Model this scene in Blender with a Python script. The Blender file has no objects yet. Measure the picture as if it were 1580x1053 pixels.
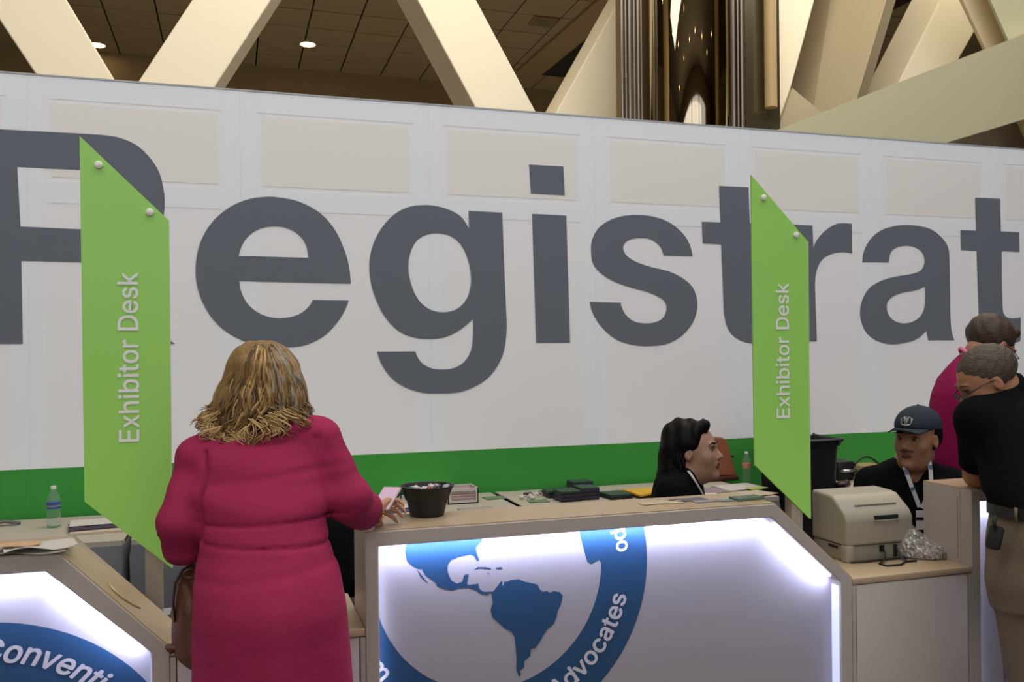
import bpy, bmesh, math, random
import numpy as np
from mathutils import Vector, Matrix
random.seed(7)
# ---------------------------------------------------------------- camera, world, lights, exposure
SC = bpy.context.scene
C = SC.collection
TH = math.radians(17.5)
FPX = 1375.0
ROLL = 0.01
CAM = np.array([0.0, -4.91, 1.55])
F3 = np.array([math.sin(TH), math.cos(TH), 0.0])
R3 = np.array([math.cos(TH), -math.sin(TH), 0.0])
U3 = np.array([0.0, 0.0, 1.0])
cd = bpy.data.cameras.new('camera')
cam = bpy.data.objects.new('camera', cd)
C.objects.link(cam)
cx_ = R3 * math.cos(ROLL) - U3 * math.sin(ROLL)
cy_ = U3 * math.cos(ROLL) + R3 * math.sin(ROLL)
cz_ = -F3
mw = Matrix.Identity(4)
for i in range(3):
    mw[i][0], mw[i][1], mw[i][2], mw[i][3] = cx_[i], cy_[i], cz_[i], CAM[i]
cam.matrix_world = mw
cd.sensor_width = 36
cd.lens = FPX / 1580 * 36
cd.shift_y = 18.5 / 1580
cd.clip_end = 200
SC.camera = cam
SC.view_settings.view_transform = 'Standard'
SC.view_settings.look = 'None'
SC.view_settings.gamma = 1
SC.view_settings.use_curve_mapping = False
SC.view_settings.exposure = 0.0
try:
    SC.cycles.use_denoising = True
    SC.cycles.max_bounces = 8
    SC.cycles.sample_clamp_indirect = 4
except Exception:
    pass
W = bpy.data.worlds.new('world')
SC.world = W
W.use_nodes = True
W.node_tree.nodes['Background'].inputs[0].default_value = (0.75, 0.82, 1.0, 1)
W.node_tree.nodes['Background'].inputs[1].default_value = 0.2

def area(name, loc, target, sx, sy, power, col):
    l = bpy.data.lights.new(name, 'AREA')
    l.shape = 'RECTANGLE'; l.size = sx; l.size_y = sy; l.energy = power; l.color = col
    o = bpy.data.objects.new(name, l); C.objects.link(o)
    o.location = loc
    d = Vector(target) - Vector(loc)
    o.rotation_euler = d.to_track_quat('-Z', 'Y').to_euler()
    return o
area('window_light', (-1, -15.4, 6.2), (0, 0, 3.2), 16, 4.5, 300, (1.0, 0.98, 0.95))
area('overhead_fill', (1.5, -4.3, 8.2), (1.5, -3.6, 0), 14, 2.5, 440, (0.97, 0.97, 1.0))  # overhead area light added so brightness falls off towards the floor
area('beam_fill', (6.5, 0.9, 8.6), (4.5, 6.5, 4.5), 14, 1.6, 880, (1.0, 0.93, 0.80))  # unseen warm area light added to brighten the slanted beams
area('tile_fill', (3, 8, 0.6), (3, 8, 6), 14, 3, 125, (1.0, 0.90, 0.74))  # unseen light added behind the printed wall to brighten the ceiling tiles

# ---------------------------------------------------------------- helpers
def ray(px, py):
    u = px - 790.0; v = py - 545.0
    a = u * math.cos(ROLL) - v * math.sin(ROLL)
    b = -(u * math.sin(ROLL) + v * math.cos(ROLL))
    return F3 + R3 * a / FPX + U3 * b / FPX
def atY(px, py, Y):
    d = ray(px, py); return CAM + d * (Y - CAM[1]) / d[1]
def atZ(px, py, z):
    d = ray(px, py); return CAM + d * (z - CAM[2]) / d[2]
def atD(px, py, D):
    return CAM + ray(px, py) * D

def lin(c):
    if isinstance(c, str):
        c = [int(c[i:i + 2], 16) / 255 for i in (0, 2, 4)]
    return tuple(x / 12.92 if x <= 0.04045 else ((x + 0.055) / 1.055) ** 2.4 for x in c)
MATS = {}
def mat(name, col, rough=0.6, metal=0.0, var=0.0, scale=8.0, bump=0.0, bscale=60.0, bd=.01, spec=0.5, trans=0.0, emit=None, es=0.0, stretch=None, alpha=None, sheen=0.0):
    if name in MATS: return MATS[name]
    m = bpy.data.materials.new(name); m.use_nodes = True
    nt = m.node_tree; b = nt.nodes['Principled BSDF']
    c = lin(col)
    b.inputs['Base Color'].default_value = (*c, 1)
    b.inputs['Roughness'].default_value = rough
    b.inputs['Metallic'].default_value = metal
    b.inputs['Specular IOR Level'].default_value = spec
    if trans: b.inputs['Transmission Weight'].default_value = trans
    if sheen: b.inputs['Sheen Weight'].default_value = sheen
    if emit is not None:
        b.inputs['Emission Color'].default_value = (*lin(emit), 1); b.inputs['Emission Strength'].default_value = es
    if alpha is not None: b.inputs['Alpha'].default_value = alpha
    if var or bump:
        tc = nt.nodes.new('ShaderNodeTexCoord'); mp = nt.nodes.new('ShaderNodeMapping')
        nt.links.new(tc.outputs['Object'], mp.inputs[0])
        if stretch: mp.inputs['Scale'].default_value = stretch
    if var:
        n = nt.nodes.new('ShaderNodeTexNoise'); n.inputs['Scale'].default_value = scale; n.inputs['Detail'].default_value = 5
        nt.links.new(mp.outputs[0], n.inputs['Vector'])
        r = nt.nodes.new('ShaderNodeMix'); r.data_type = 'RGBA'
        r.inputs[6].default_value = (*[x * (1 - var) for x in c], 1)
        r.inputs[7].default_value = (*[min(1, x * (1 + var)) for x in c], 1)
        nt.links.new(n.outputs['Fac'], r.inputs[0]); nt.links.new(r.outputs[2], b.inputs['Base Color'])
    if bump:
        n2 = nt.nodes.new('ShaderNodeTexNoise'); n2.inputs['Scale'].default_value = bscale; n2.inputs['Detail'].default_value = 4
        nt.links.new(mp.outputs[0], n2.inputs['Vector'])
        bp = nt.nodes.new('ShaderNodeBump'); bp.inputs['Strength'].default_value = bump; bp.inputs['Distance'].default_value = bd
        nt.links.new(n2.outputs['Fac'], bp.inputs['Height']); nt.links.new(bp.outputs[0], b.inputs['Normal'])
    MATS[name] = m
    return m

def tag(o, label=None, cat=None, group=None, kind=None):
    if label: o['label'] = label
    if cat: o['category'] = cat
    if group: o['group'] = group
    if kind: o['kind'] = kind
    return o
def empty(name, loc, label=None, cat=None, group=None, rz=0.0, kind=None):
    o = bpy.data.objects.new(name, None); C.objects.link(o)
    o.empty_display_size = 0.05
    o.location = [float(x) for x in loc]; o.rotation_euler = (0, 0, rz)
    return tag(o, label, cat, group, kind)
def link(name, me, m, parent=None, smooth=False):
    """mesh in WORLD coordinates; parent keeps it in place"""
    if m is not None:
        for mm in (m if isinstance(m, (list, tuple)) else [m]): me.materials.append(mm)
    if smooth:
        me.polygons.foreach_set('use_smooth', [True] * len(me.polygons))
    o = bpy.data.objects.new(name, me); C.objects.link(o)
    if parent is not None:
        o.parent = parent
        o.matrix_parent_inverse = world(parent).inverted()
    return o
def world(o):
    m = Matrix.LocRotScale(o.location, o.rotation_euler, o.scale)
    if o.parent is not None:
        m = world(o.parent) @ o.matrix_parent_inverse @ m
    return m
class MB:
    """collects shapes into one mesh"""
    def __init__(s): s.bm = bmesh.new()
    def box(s, a, b, bev=0.0, M=None):
        vs = [s.bm.verts.new((x, y, z)) for x in (a[0], b[0]) for y in (a[1], b[1]) for z in (a[2], b[2])]
        fs = [s.bm.faces.new([vs[i] for i in q]) for q in ((0, 1, 3, 2), (4, 6, 7, 5), (0, 4, 5, 1), (2, 3, 7, 6), (0, 2, 6, 4), (1, 5, 7, 3))]
        if bev:
            es = list({e for f in fs for e in f.edges})
            r = bmesh.ops.bevel(s.bm, geom=es, offset=bev, segments=2, profile=0.5, affect='EDGES')
            vs = list({v for f in r['faces'] for v in f.verts} | {v for v in vs if v.is_valid})
        if M is not None:
            for v in vs: v.co = M @ v.co
        return s
    def prism(s, pts, d):
        """pts: list of 3-D points (planar loop), d: extrusion vector"""
        d = Vector(d)
        a = [s.bm.verts.new(Vector(p)) for p in pts]; b = [s.bm.verts.new(Vector(p) + d) for p in pts]
        s.bm.faces.new(a); s.bm.faces.new(b[::-1])
        n = len(a)
        for i in range(n):
            s.bm.faces.new([a[i], b[i], b[(i + 1) % n], a[(i + 1) % n]])
        return s
    def ring_prism(s, out, inn, d):
        d = Vector(d); n = len(out)
        A = [s.bm.verts.new(Vector(p)) for p in out]; B = [s.bm.verts.new(Vector(p)) for p in inn]
        A2 = [s.bm.verts.new(Vector(p) + d) for p in out]; B2 = [s.bm.verts.new(Vector(p) + d) for p in inn]
        for i in range(n):
            j = (i + 1) % n
            s.bm.faces.new([A[i], A[j], B[j], B[i]]); s.bm.faces.new([A2[i], B2[i], B2[j], A2[j]])
            s.bm.faces.new([A[i], A2[i], A2[j], A[j]]); s.bm.faces.new([B[i], B[j], B2[j], B2[i]])
        return s
    def lathe(s, prof, c, n=24, axis=(0, 0, 1), flat=1.0):
        """prof [(r, h)], closed at ends when r == 0"""
        ax = Vector(axis).normalized(); q = ax.to_track_quat('Z', 'Y').to_matrix(); c = Vector(c)
        rings = []
        for r, h in prof:
            if r <= 1e-6: rings.append([s.bm.verts.new(c + q @ Vector((0, 0, h)))])
            else: rings.append([s.bm.verts.new(c + q @ Vector((r * math.cos(2 * math.pi * i / n), flat * r * math.sin(2 * math.pi * i / n), h))) for i in range(n)])
        for a, b in zip(rings, rings[1:]):
            for i in range(n):
                j = (i + 1) % n
                if len(a) == 1 and len(b) == 1: continue
                if len(a) == 1: s.bm.faces.new([a[0], b[i], b[j]])
                elif len(b) == 1: s.bm.faces.new([a[i], b[0], a[j]])
                else: s.bm.faces.new([a[i], b[i], b[j], a[j]])
        if len(rings[0]) > 1: s.bm.faces.new(rings[0][::-1])
        if len(rings[-1]) > 1: s.bm.faces.new(rings[-1])
        return s
    def tube(s, pts, rad, n=8, flat=1.0, mi=0, fdir=None):
        pts = [Vector([float(k) for k in p]) for p in pts]
        if not hasattr(rad, '__len__'): rad = [rad] * len(pts)
        prev = None; rings = []
        for i, p in enumerate(pts):
            t = (pts[min(i + 1, len(pts) - 1)] - pts[max(i - 1, 0)])
            if t.length < 1e-9: t = Vector((0, 0, 1))
            t.normalize()
            ref = Vector(fdir) if fdir is not None else (prev if prev is not None else (Vector((0, 0, 1)) if abs(t.z) < .9 else Vector((1, 0, 0))))
            u = ref - t * ref.dot(t)
            if u.length < 1e-6: u = t.orthogonal()
            u.normalize(); w = t.cross(u); prev = u
            r = rad[i]
            rings.append([s.bm.verts.new(p + (u * math.cos(2 * math.pi * k / n) * flat + w * math.sin(2 * math.pi * k / n)) * r) for k in range(n)])
        for a, b in zip(rings, rings[1:]):
            for k in range(n):
                f = s.bm.faces.new([a[k], a[(k + 1) % n], b[(k + 1) % n], b[k]]); f.material_index = mi
        f = s.bm.faces.new(rings[0][::-1]); f.material_index = mi
        f = s.bm.faces.new(rings[-1]); f.material_index = mi
        return s
    def ball(s, c, r, sc=(1, 1, 1), M=None, seg=14):
        res = bmesh.ops.create_uvsphere(s.bm, u_segments=seg, v_segments=max(6, seg * 2 // 3), radius=r)
        for v in res['verts']:
            v.co = Vector((v.co.x * sc[0], v.co.y * sc[1], v.co.z * sc[2]))
            if M is not None: v.co = M @ v.co
            v.co += Vector([float(k) for k in c])
        return s
    def build(s, name, m, parent=None, smooth=False, ang=None):
        bmesh.ops.recalc_face_normals(s.bm, faces=s.bm.faces)
        me = bpy.data.meshes.new(name); s.bm.to_mesh(me); s.bm.free()
        o = link(name, me, m, parent, smooth)
        if smooth and ang:
            try: me.set_sharp_from_angle(angle=math.radians(ang))
            except Exception: pass
        return o
def box(name, a, b, m, parent=None, bev=0.0, M=None):
    return MB().box(a, b, bev, M).build(name, m, parent, smooth=bool(bev), ang=35)

# ---- flat outlines -> filled meshes -------------------------------------------------
def spline(ctrl, sub=6):
    """ctrl flat list x,z,corner -> smooth closed outline through the points, corners kept"""
    P = [(ctrl[i], ctrl[i + 1], ctrl[i + 2]) for i in range(0, len(ctrl), 3)]
    n = len(P); out = []
    for i in range(n):
        p0, p1, p2, p3 = P[i - 1], P[i], P[(i + 1) % n], P[(i + 2) % n]
        if p1[2] and p2[2]:
            out.append((p1[0], p1[1])); continue
        a = p1 if p1[2] else p0
        d = p2 if p2[2] else p3
        t1 = ((p2[0] - a[0]) / 2, (p2[1] - a[1]) / 2) if not p1[2] else None
        t2 = ((d[0] - p1[0]) / 2, (d[1] - p1[1]) / 2) if not p2[2] else None
        dx, dz = p2[0] - p1[0], p2[1] - p1[1]
        if t1 is None: t1 = (1.5 * dx - t2[0] / 2, 1.5 * dz - t2[1] / 2)
        if t2 is None: t2 = (1.5 * dx - t1[0] / 2, 1.5 * dz - t1[1] / 2)
        L = math.hypot(dx, dz)
        l1 = math.hypot(*t1); l2 = math.hypot(*t2)
        if l1 > 1e-6: t1 = (t1[0] / l1 * L, t1[1] / l1 * L)
        if l2 > 1e-6: t2 = (t2[0] / l2 * L, t2[1] / l2 * L)
        for k in range(sub):
            t = k / sub; h1 = 2 * t ** 3 - 3 * t ** 2 + 1; h2 = t ** 3 - 2 * t ** 2 + t; h3 = -2 * t ** 3 + 3 * t ** 2; h4 = t ** 3 - t ** 2
            out.append((h1 * p1[0] + h2 * t1[0] + h3 * p2[0] + h4 * t2[0], h1 * p1[1] + h2 * t1[1] + h3 * p2[1] + h4 * t2[1]))
    return out
def fill(name, loops, fn, m, parent=None, extrude=0.0):
    """loops: list of [(u, v)], outer + holes; fn maps (u, v, depth) to world"""
    cu = bpy.data.curves.new(name, 'CURVE'); cu.dimensions = '2D'; cu.fill_mode = 'BOTH'; cu.extrude = extrude
    for L in loops:
        sp = cu.splines.new('POLY'); sp.points.add(len(L) - 1)
        for k, (x, y) in enumerate(L): sp.points[k].co = (x, y, 0, 1)
        sp.use_cyclic_u = True
    o = bpy.data.objects.new(name, cu); C.objects.link(o)
    me = bpy.data.meshes.new_from_object(o.evaluated_get(bpy.context.evaluated_depsgraph_get()))
    bpy.data.objects.remove(o); bpy.data.curves.remove(cu)
    for v in me.vertices: v.co = Vector([float(k) for k in fn(v.co.x, v.co.y, v.co.z)])
    me.materials.clear()
    me.name = name
    return link(name, me, m, parent)
def join_meshes(name, obs, parent):
    """small helper: several filled outlines become one mesh object"""
    bm = bmesh.new()
    for o in obs:
        bm.from_mesh(o.data)
    me = bpy.data.meshes.new(name); bm.to_mesh(me); bm.free()
    m = obs[0].data.materials[0]
    for o in obs: bpy.data.objects.remove(o)
    return link(name, me, m, parent)
def inside(p, L):
    c = False; n = len(L); x, y = p
    for i in range(n):
        x1, y1 = L[i]; x2, y2 = L[(i + 1) % n]
        if (y1 > y) != (y2 > y) and x < (x2 - x1) * (y - y1) / (y2 - y1) + x1: c = not c
    return c
def glyph_parts(ch):
    adv, loops = GLYPHS[ch]
    L = [[(l[i] / 1000, l[i + 1] / 1000) for i in range(0, len(l), 2)] for l in loops]
    outer = [a for a in L if not any(a is not b and all(inside(p, b) for p in a[::3]) for b in L)]
    res = []
    for a in outer: res.append([a] + [b for b in L if b is not a and not any(b is q for q in outer) and inside(b[0], a)])
    return adv / 1000, res
def area2(L): return sum(L[i][0] * L[(i + 1) % len(L)][1] - L[(i + 1) % len(L)][0] * L[i][1] for i in range(len(L)))
def shifts(b):
    return [(0, 0)] + ([(b * math.cos(k * math.pi / 3), b * math.sin(k * math.pi / 3)) for k in range(6)] if b else [])
def text(txt, fn, m, parent, bold=0.0, space=0.0, slant=0.0, ext=0.0):
    """fn(u, v, w) in em units -> world; one object per letter"""
    u = 0.0
    for ch in txt:
        if ch == ' ': u += 0.2 + space; continue
        adv, parts = glyph_parts(ch)
        obs = [fill('letter', p, lambda x, y, z, u=u, dx=dx, dy=dy: fn(x + dx + slant * y, y + dy, z, u), m, None, ext) for p in parts for dx, dy in shifts(bold)]
        for i, o in enumerate(obs):
            for v in o.data.vertices: v.co.y -= i * .00006
        join_meshes('letter', obs, parent)
        u += adv + space
    return u
def text_len(txt, space=0.0):
    return sum((0.2 if ch == ' ' else GLYPHS[ch][0] / 1000) + space for ch in txt)

# ---- organic shapes: a distance field on a grid, skinned with surface nets -------------
class Field:
    def __init__(s, lo, hi, vox):
        s.lo = np.array(lo, float); s.v = vox
        s.n = np.ceil((np.array(hi) - s.lo) / vox).astype(int) + 1
        s.d = np.full(tuple(s.n), 0.1, np.float32)
    def _sub(s, lo, hi):
        a = np.clip(np.floor((np.array(lo) - s.lo) / s.v).astype(int), 0, s.n)
        b = np.clip(np.ceil((np.array(hi) - s.lo) / s.v).astype(int) + 1, 0, s.n)
        if (b <= a).any(): return None
        ax = [(s.lo[i] + np.arange(a[i], b[i]) * s.v).astype(np.float32) for i in range(3)]
        X, Y, Z = np.meshgrid(*ax, indexing='ij')
        return tuple(slice(a[i], b[i]) for i in range(3)), X, Y, Z
    def _comb(s, sl, d, k, op):
        o = s.d[sl]
        if op == 'add':
            h = np.maximum(k - np.abs(o - d), 0) / k; s.d[sl] = np.minimum(o, d) - h * h * k / 4
        else:
            d = -d; h = np.maximum(k - np.abs(o - d), 0) / k; s.d[sl] = np.maximum(o, d) + h * h * k / 4
    def cap(s, a, b, ra, rb=None, k=0.02, op='add', fdir=None, q=1.0):
        rb = ra if rb is None else rb
        a = np.array(a, np.float32); b = np.array(b, np.float32); R = max(ra, rb); m = R + k + 3 * s.v
        g = s._sub(np.minimum(a, b) - m, np.maximum(a, b) + m)
        if g is None: return s
        sl, X, Y, Z = g
        px, py, pz = X - a[0], Y - a[1], Z - a[2]; ba = b - a; L2 = float(ba @ ba) + 1e-12
        t = np.clip((px * ba[0] + py * ba[1] + pz * ba[2]) / L2, 0, 1)
        qx, qy, qz = px - t * ba[0], py - t * ba[1], pz - t * ba[2]
        if q != 1.0:
            w = np.array(fdir, float); w /= np.linalg.norm(w)
            dt = (qx * w[0] + qy * w[1] + qz * w[2]) * (1 / q - 1)
            qx = qx + dt * w[0]; qy = qy + dt * w[1]; qz = qz + dt * w[2]
        d = np.sqrt(qx * qx + qy * qy + qz * qz) - (ra + (rb - ra) * t)
        if q != 1.0: d = d * (0.5 + 0.5 * q)
        s._comb(sl, d, k, op); return s
    def ell(s, c, r, ax=None, k=0.02, op='add'):
        c = np.array(c, np.float32); m = max(r) + k + 3 * s.v
        g = s._sub(c - m, c + m)
        if g is None: return s
        sl, X, Y, Z = g
        X, Y, Z = X - c[0], Y - c[1], Z - c[2]
        if ax is not None:
            ax = np.array(ax, np.float32)
            X, Y, Z = (ax[0][0] * X + ax[0][1] * Y + ax[0][2] * Z, ax[1][0] * X + ax[1][1] * Y + ax[1][2] * Z, ax[2][0] * X + ax[2][1] * Y + ax[2][2] * Z)
        k0 = np.sqrt((X / r[0]) ** 2 + (Y / r[1]) ** 2 + (Z / r[2]) ** 2)
        k1 = np.sqrt((X / r[0] ** 2) ** 2 + (Y / r[1] ** 2) ** 2 + (Z / r[2] ** 2) ** 2) + 1e-6
        s._comb(sl, k0 * (k0 - 1) / k1, k, op); return s
    def loft(s, rows, ax=None, k=0.03, grow=0.0, op='add', p=2.0):
        """rows sorted by z: (z, cx, cy, rx, ry) ; ax = (x-axis, y-axis) in plan"""
        rows = sorted(rows); A = np.array(rows, float); zs = A[:, 0]
        ax = (R3, F3) if ax is None else ax
        m = A[:, 3:5].max() + k + abs(grow) + 3 * s.v
        lo = [A[:, 1].min() - m, A[:, 2].min() - m, zs[0] - k - .03]; hi = [A[:, 1].max() + m, A[:, 2].max() + m, zs[-1] + k + .03]
        g = s._sub(lo, hi)
        if g is None: return s
        sl, X, Y, Z = g
        z1 = Z[0, 0, :]
        def ip(col):
            # monotone smooth interpolation
            t = np.clip(z1, zs[0], zs[-1]); i = np.clip(np.searchsorted(zs, t) - 1, 0, len(zs) - 2)
            y = A[:, col]; h = np.diff(zs); dl = np.diff(y) / h
            mm = np.r_[dl[0], [0 if a * b <= 0 else 2 * a * b / (a + b) for a, b in zip(dl[:-1], dl[1:])], dl[-1]]
            u = (t - zs[i]) / h[i]
            return ((2 * u ** 3 - 3 * u ** 2 + 1) * y[i] + (u ** 3 - 2 * u ** 2 + u) * h[i] * mm[i] + (-2 * u ** 3 + 3 * u ** 2) * y[i + 1] + (u ** 3 - u ** 2) * h[i] * mm[i + 1]).astype(np.float32)
        cx, cy, rx, ry = ip(1), ip(2), ip(3) + grow, ip(4) + grow
        dx, dy = X - cx, Y - cy
        a = dx * ax[0][0] + dy * ax[0][1]; b = dx * ax[1][0] + dy * ax[1][1]
        e = (np.abs(a / rx) ** p + np.abs(b / ry) ** p) ** (1 / p)
        d = (e - 1) * np.minimum(rx, ry)
        dz = np.maximum(zs[0] - Z, Z - zs[-1])
        d = np.maximum(d, dz)
        s._comb(sl, d.astype(np.float32), k, op); return s
    def cut(s, n, p, k=0.004):
        """remove everything on the side n points to"""
        n = np.array(n, float); n /= np.linalg.norm(n); p = np.array(p, float)
        sl, X, Y, Z = s._sub(s.lo - 1, s.lo + s.n * s.v + 1)
        d = -((X - p[0]) * n[0] + (Y - p[1]) * n[1] + (Z - p[2]) * n[2])
        s._comb(sl, d.astype(np.float32), k, 'sub'); return s
    def warp(s, fn, lo=None, hi=None):
        g = s._sub(s.lo - 1 if lo is None else lo, s.lo + s.n * s.v + 1 if hi is None else hi)
        sl, X, Y, Z = g
        s.d[sl] += fn(X, Y, Z).astype(np.float32); return s
    def mesh(s, name, m, parent=None, matfn=None, smooth=True):
        d = s.d
        d[0], d[-1] = .1, .1; d[:, 0], d[:, -1] = .1, .1; d[:, :, 0], d[:, :, -1] = .1, .1
        ins = d < 0
        c = ins[:-1, :-1, :-1].astype(np.int8)
        for i in (0, 1):
            for j in (0, 1):
                for k in (0, 1):
                    if i or j or k:
                        c = c + ins[i:ins.shape[0] - 1 + i, j:ins.shape[1] - 1 + j, k:ins.shape[2] - 1 + k]
        act = (c > 0) & (c < 8)
        I = np.argwhere(act); idx = np.full(act.shape, -1, np.int64); idx[tuple(I.T)] = np.arange(len(I))
        acc = np.zeros((len(I), 3)); cnt = np.zeros(len(I))
        cor = [(0, 0, 0), (1, 0, 0), (0, 1, 0), (1, 1, 0), (0, 0, 1), (1, 0, 1), (0, 1, 1), (1, 1, 1)]
        val = [d[I[:, 0] + a, I[:, 1] + b, I[:, 2] + e] for a, b, e in cor]
        for a, b in ((0, 1), (2, 3), (4, 5), (6, 7), (0, 2), (1, 3), (4, 6), (5, 7), (0, 4), (1, 5), (2, 6), (3, 7)):
            va, vb = val[a], val[b]; x = (va < 0) != (vb < 0)
            t = np.where(x, va / np.where(x, va - vb, 1), 0)
            p = np.array(cor[a]) + t[:, None] * (np.array(cor[b]) - np.array(cor[a]))
            acc += p * x[:, None]; cnt += x
        V = s.lo + (I + acc / cnt[:, None]) * s.v
        faces = []
        for axn in range(3):
            sh = [slice(1, -1)] * 3
            a = ins[tuple(slice(0, -1) if q == axn else slice(1, -1) for q in range(3))]
            b = ins[tuple(slice(1, None) if q == axn else slice(1, -1) for q in range(3))]
            E = np.argwhere(a != b); fl = a[tuple(E.T)]
            off = np.array([0 if q == axn else 1 for q in range(3)]); P = E + off
            u, w = [(1, 2), (2, 0), (0, 1)][axn]
            du = np.zeros(3, int); du[u] = 1; dw = np.zeros(3, int); dw[w] = 1
            q0 = idx[tuple((P - du - dw).T)]; q1 = idx[tuple((P - dw).T)]; q2 = idx[tuple(P.T)]; q3 = idx[tuple((P - du).T)]
            Q = np.stack([q0, q1, q2, q3], 1); Q[~fl] = Q[~fl][:, ::-1]
            faces.append(Q)
        Fq = np.concatenate(faces)
        me = bpy.data.meshes.new(name)
        me.vertices.add(len(V)); me.vertices.foreach_set('co', V.ravel())
        me.loops.add(len(Fq) * 4); me.loops.foreach_set('vertex_index', Fq.ravel().astype(np.int32))
        me.polygons.add(len(Fq)); me.polygons.foreach_set('loop_start', np.arange(0, len(Fq) * 4, 4, dtype=np.int32))
        me.update(calc_edges=True); me.validate()
        if matfn is not None and len(me.polygons) == len(Fq):
            cen = V[Fq].mean(1)
            me.polygons.foreach_set('material_index', matfn(cen).astype(np.int32))
        return link(name, me, m, parent, smooth)
def wob(seed, freqs, amp):
    rng = np.random.RandomState(seed)
    T = []
    for f in freqs:
        for _ in range(3):
            v = rng.normal(size=3); v /= np.linalg.norm(v)
            T.append((v * np.array(f), rng.rand() * 6.28))
    def fn(X, Y, Z):
        r = 0
        for v, ph in T: r = r + np.sin(X * v[0] + Y * v[1] + Z * v[2] + ph)
        return amp * r / len(T) * 1.8
    return fn

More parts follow.
